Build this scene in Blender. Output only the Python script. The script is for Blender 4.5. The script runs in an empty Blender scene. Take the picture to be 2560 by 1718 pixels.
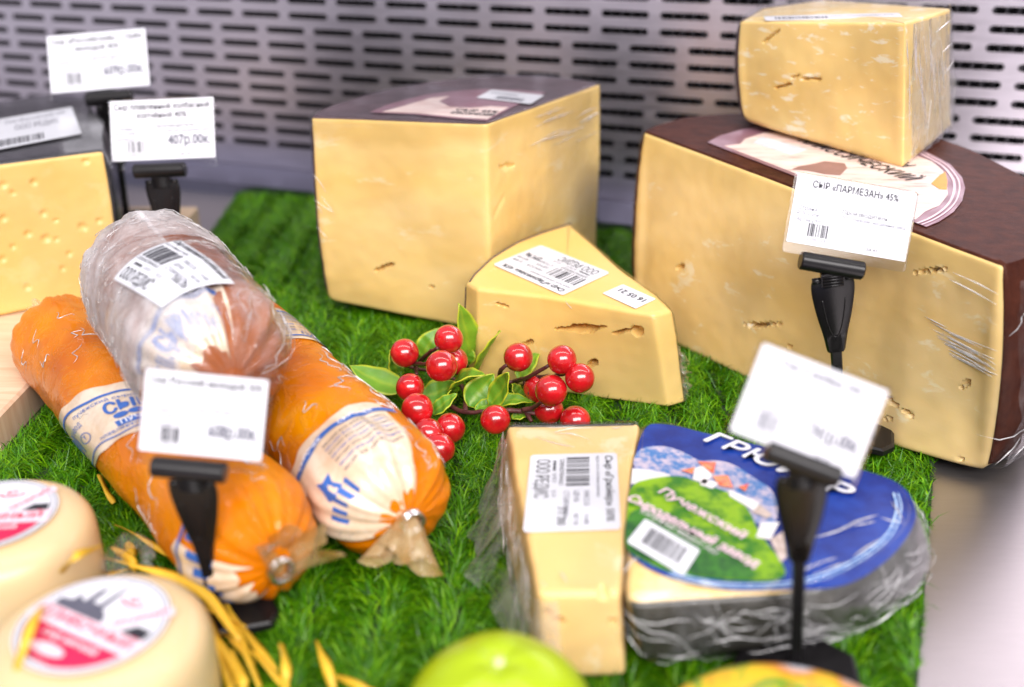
import bpy, bmesh, math, random
import numpy as np
from mathutils import Vector, Matrix, noise as mnoise
random.seed(7); RNG = np.random.default_rng(7)
SC = bpy.context.scene; COL = SC.collection
R = math.radians
# ------------------------------------------------------------------ camera
cam = bpy.data.cameras.new('camera'); cam_o = bpy.data.objects.new('camera', cam); COL.objects.link(cam_o)
cam.sensor_width = 36.0; cam.sensor_fit = 'HORIZONTAL'; cam.lens = 36.5625
cam.clip_start = 0.01; cam.clip_end = 50
cam_o.location = (0, 0, 0.213); cam_o.rotation_euler = (R(90 - 24.2094), 0, 0)
cam.dof.use_dof = True; cam.dof.focus_distance = 0.415; cam.dof.aperture_fstop = 5.8
SC.camera = cam_o
# ------------------------------------------------------------------ world and lamps
W = bpy.data.worlds.new('World'); SC.world = W; W.use_nodes = True
bg = W.node_tree.nodes['Background']; bg.inputs[0].default_value = (0.93, 0.90, 1.0, 1); bg.inputs[1].default_value = 0.50
def area(name, loc, target, sx, sy, power, color):
    l = bpy.data.lights.new(name, 'AREA'); l.shape = 'RECTANGLE'; l.size = sx; l.size_y = sy
    l.energy = power; l.color = color
    o = bpy.data.objects.new(name, l); COL.objects.link(o); o.location = loc
    o.rotation_euler = (Vector(target) - Vector(loc)).to_track_quat('-Z', 'Y').to_euler()
    return o
area('case_tube_lamp', (0.0, 0.34, 0.70), (0.0, 0.42, 0.0), 1.3, 0.035, 2.2, (1.0, 0.95, 0.90))
area('shop_ceiling_lamp', (0.40, -1.45, 1.55), (0.02, 0.45, 0.03), 2.6, 0.9, 92.0, (1.0, 0.955, 0.94))
SC.view_settings.view_transform = 'Standard'; SC.view_settings.look = 'None'
SC.view_settings.exposure = 0.13; SC.view_settings.gamma = 1.0
SC.cycles.use_denoising = True
SC.cycles.max_bounces = 10; SC.cycles.transparent_max_bounces = 16; SC.cycles.diffuse_bounces = 4
SC.cycles.caustics_reflective = False; SC.cycles.caustics_refractive = False
# ------------------------------------------------------------------ traced positions (metres, world)
A_TOP=[(-0.0118, 0.479), (-0.0961, 0.4947), (-0.092, 0.5133), (-0.0784, 0.5426), (-0.0622, 0.5647), (-0.0445, 0.5836), (-0.0251, 0.5972), (-0.005, 0.6037), (0.0204, 0.5998), (0.0352, 0.5922), (0.0489, 0.5787)]
A_LABEL=[(-0.0682, 0.5017), (-0.062, 0.5191), (-0.0462, 0.5438), (-0.0283, 0.5565), (-0.0142, 0.5615), (0.0029, 0.5585), (0.0179, 0.5515), (0.0001, 0.5135), (-0.0115, 0.4823), (-0.025, 0.4869), (-0.0468, 0.4968)]
A_CREAM=[(-0.0622, 0.5017), (-0.0529, 0.5165), (-0.041, 0.5358), (-0.0321, 0.5405), (-0.0368, 0.5267), (-0.0306, 0.5135), (-0.0209, 0.5105), (-0.0105, 0.5148), (-0.0017, 0.5122), (-0.0116, 0.485), (-0.0251, 0.4896), (-0.0443, 0.498)]
A_STICK=[(-0.0181, 0.5344), (-0.0108, 0.5565), (0.0166, 0.5405), (0.0045, 0.5191)]
A_CRACKS=[((-0.06973, 0.48976, 0.03137), (-0.05945, 0.48785, 0.03633), 0.0016, 0.005), ((-0.04108, 0.48443, 0.02548), (-0.03999, 0.48423, 0.02575), 0.0015, 0.004), ((-0.00591, 0.48866, 0.0859), (0.00094, 0.49992, 0.08386), 0.0026, 0.0018), ((-0.00941, 0.48291, 0.0628), (-0.00428, 0.49135, 0.07103), 0.0026, 0.0006)]
H_TL=(0.0659, 0.5183, 0.0955)
H_TR=(0.1715, 0.3433, 0.088)
H_N=(0.01894, -0.03139, 0.99933)
H_ARC=[(0.0737, 0.5309, 0.0957), (0.0902, 0.5497, 0.096), (0.1048, 0.557, 0.096), (0.122, 0.5619, 0.0958), (0.2137, 0.5175, 0.0927), (0.2218, 0.4952, 0.0918), (0.2277, 0.4519, 0.0903)]
H_BOT=[(0.0636, 0.4888), (0.0823, 0.4578), (0.1072, 0.4224), (0.1314, 0.3924), (0.1479, 0.372), (0.1544, 0.3622), (0.1704, 0.3504), (0.1817, 0.3439)]
H_LABEL=[(0.0947, 0.499, 0.0943), (0.1029, 0.5118, 0.0946), (0.1175, 0.5257, 0.0948), (0.1438, 0.5411, 0.0947), (0.1777, 0.529, 0.0937), (0.1975, 0.4902, 0.0921), (0.2007, 0.4684, 0.0914), (0.1982, 0.4479, 0.0908), (0.1934, 0.4321, 0.0904), (0.185, 0.4139, 0.09), (0.1761, 0.3998, 0.0897), (0.166, 0.3879, 0.0895), (0.1585, 0.3813, 0.0894)]
H_INNER=[(0.1014, 0.4924, 0.094), (0.1098, 0.4958, 0.094), (0.1142, 0.5059, 0.0942), (0.1262, 0.5181, 0.0944), (0.1514, 0.5223, 0.094), (0.1812, 0.5018, 0.0928), (0.1905, 0.4785, 0.0919), (0.1937, 0.4718, 0.0916), (0.193, 0.4566, 0.0912), (0.1872, 0.4367, 0.0906), (0.182, 0.4216, 0.0903), (0.1731, 0.4071, 0.09), (0.1644, 0.3992, 0.0899), (0.1569, 0.3888, 0.0897)]
H_ORANGE=[(0.1886, 0.449, 0.091), (0.1934, 0.4548, 0.0911), (0.1888, 0.4403, 0.0907), (0.184, 0.4282, 0.0904), (0.1811, 0.4288, 0.0905), (0.1803, 0.4363, 0.0908)]
H_BROWN=[(0.138, 0.4643, 0.0924), (0.1428, 0.468, 0.0925), (0.1513, 0.4651, 0.0922), (0.1502, 0.4575, 0.092), (0.1438, 0.4462, 0.0918), (0.1373, 0.4476, 0.0919), (0.1312, 0.4527, 0.0922), (0.1246, 0.4541, 0.0924), (0.129, 0.459, 0.0924)]
H_PAPER=[(0.1233, 0.5099, 0.0941), (0.1403, 0.4883, 0.0931), (0.1299, 0.4784, 0.093), (0.1167, 0.4984, 0.0939)]
H_TEXT1=((0.15218, 0.47592, 0.09253), (0.01871, -0.03674, -0.00151), (0.00675, 0.0137, 0.0003))
H_TEXT2=((0.16115, 0.48357, 0.0926), (0.01228, -0.02915, -0.00115), (0.00551, 0.01079, 0.00023))
H_CRACKS=[((0.11194, 0.4399, 0.02687), (0.12409, 0.42105, 0.03468), 0.0009599999999999999, 0.0039000000000000003), ((0.11482, 0.43559, 0.02785), (0.11995, 0.42758, 0.03142), 0.0017600000000000003, 0.005200000000000001), ((0.08446, 0.47698, 0.04011), (0.08607, 0.47447, 0.04119), 0.0019199999999999998, 0.005200000000000001), ((0.15591, 0.37744, 0.02314), (0.16128, 0.37009, 0.02108), 0.0011200000000000001, 0.005200000000000001), ((0.16232, 0.36876, 0.02024), (0.1651, 0.36488, 0.01959), 0.0011200000000000001, 0.005200000000000001), ((0.17176, 0.35211, 0.03732), (0.17282, 0.34994, 0.04091), 0.0017600000000000003, 0.005200000000000001), ((0.1595, 0.37386, 0.01444), (0.16009, 0.37288, 0.01512), 0.0016, 0.005200000000000001), ((0.15325, 0.3718, 0.07547), (0.16002, 0.36114, 0.08062), 0.0012000000000000001, 0.0039000000000000003), ((0.12712, 0.4184, 0.02532), (0.12963, 0.41443, 0.02726), 0.0008, 0.0026000000000000003), ((0.17626, 0.35122, 0.00651), (0.17727, 0.34948, 0.00814), 0.00128, 0.0026000000000000003)]
T={'fr': ((0.1766, 0.4597), 0.1558, 0.0916), 'fl': ((0.1163, 0.525), 0.1485, 0.0983), 'br': ((0.2101, 0.52), 0.155, 0.1045, (0.2221, 0.52))}
T_CRACKS=[((0.12339, 0.51733, 0.13997), (0.12962, 0.51058, 0.14707), 0.0011, 0.002), ((0.12856, 0.51173, 0.1193), (0.13543, 0.5043, 0.12277), 0.0012, 0.003), ((0.13518, 0.50457, 0.12566), (0.13806, 0.50146, 0.12703), 0.0009, 0.002), ((0.13882, 0.50064, 0.12593), (0.1459, 0.49297, 0.12685), 0.0014, 0.003)]
S_TOP=[(-0.0204, 0.4317), (-0.0182, 0.4414), (-0.0106, 0.4637), (0.0015, 0.4862), (0.0144, 0.5022), (0.03, 0.5181), (0.0416, 0.4785), (0.0493, 0.4515), (0.0618, 0.4178), (0.0661, 0.3997), (0.0579, 0.3949), (0.0335, 0.4061), (0.0122, 0.4155), (-0.0154, 0.4239)]
S_STICK=[(-0.00892, 0.45318, 0.0487), (0.01434, 0.48656, 0.0487), (0.04437, 0.4422, 0.0487), (0.02151, 0.4145, 0.0487)]
S_DATE=[(0.03891, 0.41703, 0.0487), (0.04889, 0.4293, 0.0487), (0.06114, 0.41039, 0.0487), (0.05131, 0.39971, 0.0487)]
S_CRACKS=[((0.01896, 0.41296, 0.03431), (0.04191, 0.40618, 0.03943), 0.0018, 0.008), ((0.02492, 0.4112, 0.03537), (0.03719, 0.40757, 0.038), 0.004, 0.011), ((0.04412, 0.40553, 0.03682), (0.05185, 0.40324, 0.0401), 0.0016, 0.007), ((0.05395, 0.40262, 0.03978), (0.05497, 0.40232, 0.04003), 0.0048, 0.014), ((-0.0073, 0.42073, 0.04276), (-0.00174, 0.41908, 0.04163), 0.0011, 0.003), ((0.00526, 0.41702, 0.02491), (0.00831, 0.41611, 0.02655), 0.002, 0.004), ((0.03296, 0.40883, 0.01856), (0.03719, 0.40757, 0.0219), 0.0022, 0.005), ((0.03505, 0.40821, 0.021), (0.03692, 0.40766, 0.02199), 0.003, 0.005)]
G2_TOP=[(0.0459, 0.3306), (0.056, 0.331), (0.0691, 0.3228), (0.0941, 0.3088), (0.1162, 0.2974), (0.1266, 0.2891), (0.1255, 0.2736), (0.119, 0.2621), (0.1062, 0.2474), (0.0915, 0.2363), (0.0759, 0.2333), (0.0505, 0.2313), (0.0289, 0.231), (0.0322, 0.2539)]
G2_LABEL=[(0.0454, 0.3286), (0.0559, 0.3302), (0.069, 0.3222), (0.094, 0.3084), (0.1159, 0.2966), (0.1246, 0.2883), (0.1234, 0.2736), (0.1176, 0.2628), (0.1059, 0.2487), (0.0911, 0.2375), (0.0761, 0.2344), (0.0612, 0.2337), (0.0521, 0.2363), (0.0437, 0.2401), (0.0368, 0.2459), (0.0324, 0.2539)]
G2_ART={'mountain': [(0.04273, 0.31197), (0.05236, 0.3144), (0.05965, 0.30878), (0.06277, 0.30332), (0.06884, 0.30409), (0.07434, 0.30179), (0.08, 0.2914), (0.08406, 0.28571), (0.08234, 0.27029), (0.07725, 0.26213), (0.06911, 0.27485), (0.05655, 0.28854), (0.03942, 0.29578)], 'wall': [(0.04009, 0.29839), (0.04622, 0.29742), (0.05241, 0.29431), (0.04846, 0.29068), (0.03847, 0.28854)], 'hill': [(0.03821, 0.28854), (0.04639, 0.29249), (0.05583, 0.29395), (0.06047, 0.28925), (0.07068, 0.28294), (0.07406, 0.27223), (0.07371, 0.26213), (0.07613, 0.2526), (0.07815, 0.24249), (0.07502, 0.23766), (0.06189, 0.23766), (0.04528, 0.24086), (0.0368, 0.24803), (0.03256, 0.25318), (0.03613, 0.27485)], 'darkhill': [(0.03582, 0.27353), (0.04529, 0.27485), (0.05625, 0.26336), (0.06457, 0.25144), (0.07045, 0.23925), (0.062, 0.23819), (0.04536, 0.2414), (0.03686, 0.24859), (0.03261, 0.25376)], 'roof': [(0.06225, 0.30255), (0.06843, 0.30179), (0.06632, 0.29431), (0.06365, 0.29914)], 'roof2': [(0.06568, 0.29285), (0.07082, 0.29358), (0.07122, 0.28571), (0.06695, 0.28712)], 'roof3': [(0.05583, 0.29652), (0.06085, 0.29876), (0.05937, 0.29431)], 'roof4': [(0.07287, 0.28642), (0.07672, 0.28854), (0.07457, 0.28363)], 'house': [(0.06079, 0.29839), (0.06371, 0.29952), (0.06587, 0.29395), (0.06258, 0.28818), (0.05885, 0.29104)], 'house2': [(0.06236, 0.2914), (0.06727, 0.28889), (0.06436, 0.28537), (0.06062, 0.28783)], 'house3': [(0.06958, 0.28502), (0.07768, 0.27717), (0.07522, 0.27255), (0.06886, 0.28122)], 'tan': [(0.07746, 0.27617), (0.08017, 0.27029), (0.07829, 0.26837), (0.07436, 0.2719)], 'house4': [(0.07565, 0.26616), (0.08144, 0.26648), (0.07651, 0.2573), (0.07258, 0.2585)], 'tan2': [(0.07651, 0.2573), (0.08134, 0.26152), (0.07929, 0.24859), (0.07693, 0.24579)]}
G2_TITLE=((0.06668, 0.31603, 0.0325), (0.03832, -0.03685, 0.0), (0.0048, 0.00752, 0.0))
G2_T1=((0.04647, 0.28259, 0.0325), (0.02133, -0.02529, 0.0), (0.00247, 0.00453, 0.0))
G2_T2=((0.03595, 0.27851, 0.0325), (0.03299, -0.03548, 0.0), (0.00217, 0.00477, 0.0))
G2_T3=((0.03958, 0.27126, 0.0325), (0.01933, -0.02181, 0.0), (0.00143, 0.00293, 0.0))
G2_STICK=[(0.04062, 0.26774, 0.0325), (0.05481, 0.25144, 0.0325), (0.04776, 0.24194, 0.0325), (0.03383, 0.25552, 0.0325)]
G2_ARC1=[(0.12191, 0.28275), (0.11983, 0.27359), (0.11291, 0.26067), (0.10239, 0.24996), (0.08985, 0.24112), (0.07661, 0.23628), (0.06155, 0.23533), (0.05227, 0.23747), (0.04457, 0.24112)]
G1_TOP=[(-0.0012, 0.3295), (0.0457, 0.3308), (0.0369, 0.2791), (0.0292, 0.2339), (0.0077, 0.2339), (0.005, 0.2602), (0.0009, 0.3058)]
G1_STICK=[(0.00638, 0.3075, 0.0325), (0.03587, 0.30901, 0.0325), (0.03282, 0.26338, 0.0325), (0.0056, 0.26022, 0.0325)]
BERRIES=[(-0.0457, 0.4014, 0.028), (-0.0262, 0.3936, 0.038), (-0.0282, 0.376, 0.034), (-0.025, 0.4022, 0.024), (-0.0417, 0.3807, 0.022), (-0.0376, 0.3656, 0.02), (-0.0328, 0.3555, 0.0145), (-0.0247, 0.3635, 0.0125), (-0.0282, 0.349, 0.0115), (0.0026, 0.393, 0.03), (0.02, 0.3778, 0.036), (0.0271, 0.3733, 0.03), (0.0107, 0.3877, 0.018), (0.0157, 0.3722, 0.025), (0.0151, 0.3792, 0.0125), (-0.0066, 0.3635, 0.0165), (0.0257, 0.3716, 0.0115)]
LEAVES=[((-0.0188, 0.4265, 0.012), (-0.023, 0.4157, 0.045), 0.01), ((-0.0154, 0.4179, 0.012), (-0.0051, 0.4117, 0.034), 0.0085), ((-0.0416, 0.4324, 0.012), (-0.0326, 0.4356, 0.025), 0.0079), ((-0.0515, 0.4179, 0.01), (-0.054, 0.4181, 0.022), 0.0055), ((-0.0464, 0.4029, 0.01), (-0.0704, 0.4061, 0.02), 0.0091), ((-0.0256, 0.3931, 0.014), (-0.0111, 0.3847, 0.026), 0.0091), ((-0.0383, 0.3913, 0.012), (-0.0236, 0.3897, 0.02), 0.0085), ((-0.0329, 0.3797, 0.01), (-0.0227, 0.3833, 0.018), 0.0055), ((-0.0185, 0.3876, 0.01), (-0.0076, 0.3938, 0.022), 0.0091), ((-0.0092, 0.3825, 0.013), (-0.0015, 0.3765, 0.031), 0.0073), ((-0.0076, 0.3876, 0.011), (0.009, 0.3836, 0.014), 0.0051), ((0.0023, 0.4096, 0.012), (0.0122, 0.4163, 0.022), 0.0067), ((0.0051, 0.3939, 0.01), (-0.0001, 0.3922, 0.018), 0.0061), ((-0.0155, 0.3845, 0.01), (-0.0041, 0.3874, 0.014), 0.0042), ((-0.0459, 0.3846, 0.009), (-0.0486, 0.3779, 0.01), 0.0042), ((-0.0199, 0.4236, 0.012), (-0.0193, 0.4269, 0.02), 0.0061), ((-0.0001, 0.3786, 0.009), (0.0079, 0.3827, 0.01), 0.0036)]
STEMS=[[(-0.052, 0.4236, 0.012), (-0.0408, 0.3994, 0.024), (-0.0345, 0.387, 0.03)], [(-0.0399, 0.411, 0.02), (-0.0347, 0.3978, 0.03), (-0.0305, 0.3888, 0.036)], [(-0.0417, 0.4079, 0.02), (-0.0401, 0.3932, 0.022)], [(-0.0055, 0.4096, 0.012), (-0.0047, 0.393, 0.024), (-0.0021, 0.3899, 0.028)], [(0.0011, 0.4029, 0.014), (0.0077, 0.3836, 0.026), (0.0147, 0.3773, 0.034)], [(0.0079, 0.3905, 0.022), (0.0166, 0.3816, 0.027), (0.0219, 0.3767, 0.03)], [(0.0058, 0.4008, 0.015), (0.0057, 0.3963, 0.014), (0.0072, 0.3833, 0.018)], [(-0.0024, 0.3764, 0.014), (0.0055, 0.3783, 0.012), (0.0122, 0.3772, 0.011), (0.0179, 0.3773, 0.01)], [(0.0044, 0.3777, 0.013), (0.0088, 0.375, 0.016), (0.0119, 0.3688, 0.022)], [(-0.0267, 0.3895, 0.009), (-0.0194, 0.3815, 0.01), (-0.012, 0.3789, 0.012), (-0.0024, 0.3764, 0.014)], [(-0.0229, 0.3828, 0.008), (-0.0279, 0.3714, 0.011)], [(0.0061, 0.3784, 0.011), (0.008, 0.3744, 0.01)], [(-0.0194, 0.3815, 0.01), (-0.0209, 0.4029, 0.01), (-0.0304, 0.4137, 0.012), (-0.052, 0.4236, 0.012)], [(-0.0209, 0.4029, 0.01), (-0.009, 0.4016, 0.012), (0.0011, 0.4029, 0.014)], [(-0.0388, 0.3714, 0.016), (-0.0403, 0.3771, 0.018)], [(-0.0298, 0.3575, 0.01), (-0.0331, 0.3672, 0.012), (-0.039, 0.3733, 0.015)]]
TAGS={'P1': {'c': [(-0.2738, 0.63005, 0.12677), (-0.21608, 0.63207, 0.13126), (-0.2128, 0.61898, 0.10216), (-0.26981, 0.61639, 0.09638)], 'r': (-0.23626, 0.61542, 0.09424), 'b': (-0.23981, 0.62169, 0.0152)}, 'P2': {'c': [(-0.20772, 0.53379, 0.10777), (-0.15513, 0.53471, 0.10982), (-0.15146, 0.52217, 0.08193), (-0.20344, 0.52134, 0.08007)], 'r': (-0.17938, 0.51958, 0.07616), 'b': (-0.176, 0.512, 0.004)}, 'P3': {'c': [(-0.10969, 0.2797, 0.07914), (-0.07333, 0.27829, 0.07598), (-0.07404, 0.26773, 0.05249), (-0.111, 0.26978, 0.05706)], 'r': (-0.09622, 0.26733, 0.05162), 'b': (-0.0965, 0.26895, 0.004)}, 'P4': {'c': [(0.10662, 0.37683, 0.11225), (0.15045, 0.37373, 0.10536), (0.14467, 0.36353, 0.08267), (0.10128, 0.36662, 0.08956)], 'r': (0.11831, 0.36298, 0.08146), 'b': (0.1328, 0.36769, 0.004)}, 'P5': {'c': [(0.06545, 0.24435, 0.10291), (0.09741, 0.23927, 0.09163), (0.08741, 0.23023, 0.07151), (0.05597, 0.2353, 0.08279)], 'r': (0.07473, 0.23171, 0.0748), 'b': (0.08319, 0.24241, 0.004)}}
STRAW=[[(-0.1551, 0.3359, 0.008), (-0.1473, 0.3222, 0.01), (-0.1426, 0.3162, 0.008)], [(-0.1373, 0.3024, 0.008), (-0.1246, 0.2922, 0.01), (-0.1135, 0.2849, 0.008)], [(-0.1305, 0.2727, 0.016), (-0.1148, 0.2626, 0.02), (-0.1029, 0.2578, 0.02), (-0.09, 0.2486, 0.02), (-0.0768, 0.2335, 0.016)], [(-0.1316, 0.285, 0.0112), (-0.1218, 0.2744, 0.014), (-0.1198, 0.2717, 0.0112)], [(-0.1299, 0.2919, 0.008), (-0.1248, 0.2849, 0.008)], [(-0.0956, 0.256, 0.0112), (-0.0864, 0.2473, 0.014), (-0.0781, 0.2452, 0.0112)], [(-0.094, 0.2554, 0.0096), (-0.0866, 0.2412, 0.012), (-0.0802, 0.2285, 0.012), (-0.0766, 0.2204, 0.0096)], [(-0.0861, 0.2441, 0.0096), (-0.0803, 0.2382, 0.012), (-0.073, 0.2312, 0.0096)], [(-0.0802, 0.2356, 0.0112), (-0.0736, 0.2208, 0.014), (-0.0719, 0.2186, 0.0112)], [(-0.1256, 0.2377, 0.036), (-0.1179, 0.2335, 0.045), (-0.1189, 0.2507, 0.036)], [(-0.1196, 0.1936, 0.0368), (-0.1173, 0.2034, 0.046), (-0.1244, 0.2246, 0.0368)], [(-0.0887, 0.2598, 0.0096), (-0.0765, 0.2351, 0.012), (-0.0692, 0.2217, 0.0096)], [(-0.0833, 0.2442, 0.0072), (-0.0734, 0.2353, 0.009), (-0.0621, 0.2236, 0.0072)], [(-0.0645, 0.2302, 0.0176), (-0.0601, 0.2172, 0.022), (-0.0598, 0.2123, 0.0176)], [(-0.0555, 0.2349, 0.0144), (-0.0505, 0.2217, 0.018), (-0.0476, 0.2157, 0.0144)], [(-0.0899, 0.2466, 0.0112), (-0.0757, 0.2231, 0.014), (-0.0739, 0.2192, 0.0112)], [(-0.0491, 0.2264, 0.0096), (-0.0414, 0.2199, 0.012), (-0.0361, 0.2202, 0.0096)], [(-0.1354, 0.2699, 0.0088), (-0.1238, 0.2727, 0.011), (-0.1146, 0.2771, 0.0088)], [(-0.1168, 0.2763, 0.0072), (-0.1051, 0.2676, 0.009), (-0.098, 0.2597, 0.0072)], [(-0.0938, 0.2688, 0.0072), (-0.0813, 0.2493, 0.009), (-0.0669, 0.2307, 0.0072)]]
B_TOP=[(-0.241, 0.4805), (-0.2026, 0.51), (-0.2233, 0.5659), (-0.2632, 0.6478), (-0.2901, 0.6581), (-0.3067, 0.6268)]
B_STICK=[(-0.28867, 0.57169, 0.088), (-0.25722, 0.61108, 0.088), (-0.22714, 0.53168, 0.088), (-0.25706, 0.50292, 0.088)]
B_CRACKS=[((-0.23103, 0.49002, 0.07791), (-0.23057, 0.49034, 0.07792), 0.0028, 0.0012), ((-0.24218, 0.48217, 0.07858), (-0.24174, 0.48249, 0.0786), 0.003, 0.0012), ((-0.22983, 0.49087, 0.06231), (-0.22936, 0.49119, 0.06231), 0.0028, 0.0012), ((-0.21615, 0.5005, 0.05243), (-0.21566, 0.50084, 0.05243), 0.004, 0.0012), ((-0.2369, 0.48589, 0.05348), (-0.23644, 0.48621, 0.05347), 0.003, 0.0012), ((-0.23082, 0.49017, 0.04996), (-0.23035, 0.4905, 0.04996), 0.004, 0.0012), ((-0.24457, 0.48049, 0.06295), (-0.24412, 0.48081, 0.06295), 0.003, 0.0012), ((-0.20939, 0.50525, 0.05414), (-0.2089, 0.5056, 0.05414), 0.0025, 0.0012), ((-0.22579, 0.49371, 0.05777), (-0.22532, 0.49404, 0.05777), 0.002, 0.0012), ((-0.2415, 0.48265, 0.0275), (-0.24104, 0.48298, 0.02748), 0.003, 0.0012), ((-0.22346, 0.49535, 0.04017), (-0.22298, 0.49569, 0.04016), 0.002, 0.0012), ((-0.21023, 0.50466, 0.08471), (-0.20975, 0.505, 0.08473), 0.003, 0.0012), ((-0.24341, 0.48131, 0.04822), (-0.24296, 0.48163, 0.04821), 0.002, 0.0012), ((-0.22681, 0.49299, 0.03341), (-0.22633, 0.49333, 0.0334), 0.0025, 0.0012), ((-0.23952, 0.48404, 0.07405), (-0.23907, 0.48436, 0.07406), 0.002, 0.0012), ((-0.22708, 0.4928, 0.04855), (-0.22661, 0.49313, 0.04855), 0.0022, 0.0012), ((-0.24791, 0.47814, 0.04356), (-0.24745, 0.47846, 0.04355), 0.003, 0.0012)]
B_F=((-0.253, 0.4746, 0.0155), (-0.2026, 0.51, 0.088))
G1_CRACKS=[((0.02512, 0.23033, 0.03173), (0.02569, 0.23037, 0.0317), 0.003, 0.004), ((0.01246, 0.22941, 0.0235), (0.01304, 0.22945, 0.02347), 0.0026, 0.004), ((0.00884, 0.22915, 0.02651), (0.00941, 0.22919, 0.02647), 0.0022, 0.004), ((0.02832, 0.23056, 0.02315), (0.02891, 0.2306, 0.02311), 0.002, 0.004)]
H_CREASE=[((0.15053, 0.37484, 0.05727), (0.16285, 0.35749, 0.05483)), ((0.15806, 0.36444, 0.05465), (0.16401, 0.35607, 0.05349)), ((0.1468, 0.38097, 0.05324), (0.15519, 0.36914, 0.0517)), ((0.16446, 0.35505, 0.05542), (0.17441, 0.34105, 0.05342)), ((0.1613, 0.35915, 0.05796), (0.16801, 0.34971, 0.05657)), ((0.15845, 0.36416, 0.05313), (0.17306, 0.34358, 0.05035)), ((0.15627, 0.36712, 0.0542), (0.16227, 0.35866, 0.05304)), ((0.15987, 0.36115, 0.05832), (0.17135, 0.34501, 0.05594)), ((0.15309, 0.37289, 0.04782), (0.16392, 0.3576, 0.04597)), ((0.16006, 0.36196, 0.05248), (0.17464, 0.34141, 0.04972)), ((0.16021, 0.36202, 0.05092), (0.174, 0.34259, 0.04838)), ((0.15463, 0.36923, 0.05555), (0.17025, 0.34724, 0.05251)), ((0.16295, 0.35785, 0.05213), (0.17036, 0.34741, 0.05072)), ((0.16441, 0.35569, 0.05244), (0.17405, 0.3421, 0.0506)), ((0.15802, 0.36443, 0.055), (0.16748, 0.35111, 0.05315)), ((0.15363, 0.37161, 0.0505), (0.16563, 0.35468, 0.04834)), ((0.15803, 0.36537, 0.04988), (0.17338, 0.34372, 0.04712)), ((0.16192, 0.35858, 0.05621), (0.17529, 0.34014, 0.05151)), ((0.15951, 0.36312, 0.05049), (0.17508, 0.34117, 0.04764)), ((0.16402, 0.35705, 0.04816), (0.17514, 0.34136, 0.04618)), ((0.16, 0.36208, 0.05226), (0.17139, 0.34604, 0.05012)), ((0.15272, 0.37334, 0.04828), (0.1589, 0.36461, 0.04721)), ((0.1625, 0.35849, 0.05219), (0.17566, 0.34002, 0.04932)), ((0.1542, 0.37011, 0.05416), (0.16127, 0.36015, 0.05281)), ((0.15213, 0.37323, 0.05344), (0.15807, 0.36486, 0.05233)), ((0.15702, 0.36491, 0.06018), (0.16273, 0.35689, 0.05898)), ((0.15012, 0.37606, 0.05388), (0.16255, 0.35841, 0.05223)), ((0.15498, 0.36844, 0.05711), (0.17224, 0.34438, 0.05235)), ((0.1586, 0.3629, 0.05875), (0.17456, 0.34017, 0.05703)), ((0.15405, 0.37196, 0.04542), (0.1661, 0.35453, 0.04548)), ((0.13687, 0.39799, 0.03878), (0.14343, 0.38868, 0.03788)), ((0.14103, 0.39153, 0.04123), (0.14827, 0.38114, 0.0409)), ((0.16952, 0.34883, 0.04958), (0.17612, 0.33965, 0.0477)), ((0.16046, 0.35603, 0.0813), (0.17132, 0.34084, 0.0786)), ((0.16013, 0.35706, 0.07825), (0.17162, 0.34115, 0.07457)), ((0.14399, 0.38537, 0.05144), (0.15394, 0.37197, 0.04614))]
A_CREASE=[((-0.09615, 0.49194, 0.08153), (-0.09016, 0.49082, 0.07252)), ((-0.09672, 0.49206, 0.06902), (-0.08684, 0.49021, 0.0628)), ((-0.0961, 0.49195, 0.06545), (-0.09279, 0.49134, 0.06155)), ((-0.09296, 0.49135, 0.07103), (-0.08726, 0.49029, 0.06323)), ((-0.09646, 0.49203, 0.05539), (-0.09101, 0.49102, 0.04925)), ((0.02592, 0.53824, 0.089), (0.04034, 0.56203, 0.08985)), ((0.01477, 0.51984, 0.09163), (0.02784, 0.5414, 0.0927)), ((0.01359, 0.51787, 0.10068), (0.02926, 0.54373, 0.10113)), ((0.01096, 0.51353, 0.10422), (0.02417, 0.53533, 0.10554)), ((0.03477, 0.55282, 0.09302), (0.0483, 0.57514, 0.09458)), ((0.01301, 0.51691, 0.10316), (0.0283, 0.54215, 0.10381)), ((0.03658, 0.55582, 0.09206), (0.04831, 0.57516, 0.09425)), ((0.01158, 0.51456, 0.09922), (0.02404, 0.53513, 0.10065)), ((0.03411, 0.55175, 0.08331), (0.04839, 0.57531, 0.08427)), ((0.01653, 0.52274, 0.09087), (0.03225, 0.54868, 0.091)), ((0.03375, 0.55115, 0.09568), (0.0475, 0.57383, 0.09722)), ((0.01695, 0.52343, 0.09102), (0.03039, 0.54561, 0.09201)), ((0.01854, 0.52604, 0.09934), (0.03294, 0.5498, 0.10032)), ((0.02076, 0.52972, 0.08651), (0.03381, 0.55125, 0.08761)), ((0.00815, 0.50891, 0.09095), (0.02454, 0.53596, 0.09054)), ((0.04022, 0.56182, 0.09117), (0.04829, 0.57514, 0.09469))]
S_CREASE=[((0.03548, 0.40625, 0.0121), (0.04033, 0.40482, 0.00535)), ((0.04058, 0.40473, 0.01346), (0.04518, 0.40338, 0.00609)), ((0.05159, 0.40144, 0.03016), (0.05477, 0.4005, 0.0294)), ((0.02239, 0.41007, 0.04883), (0.02568, 0.4091, 0.04513))]
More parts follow.
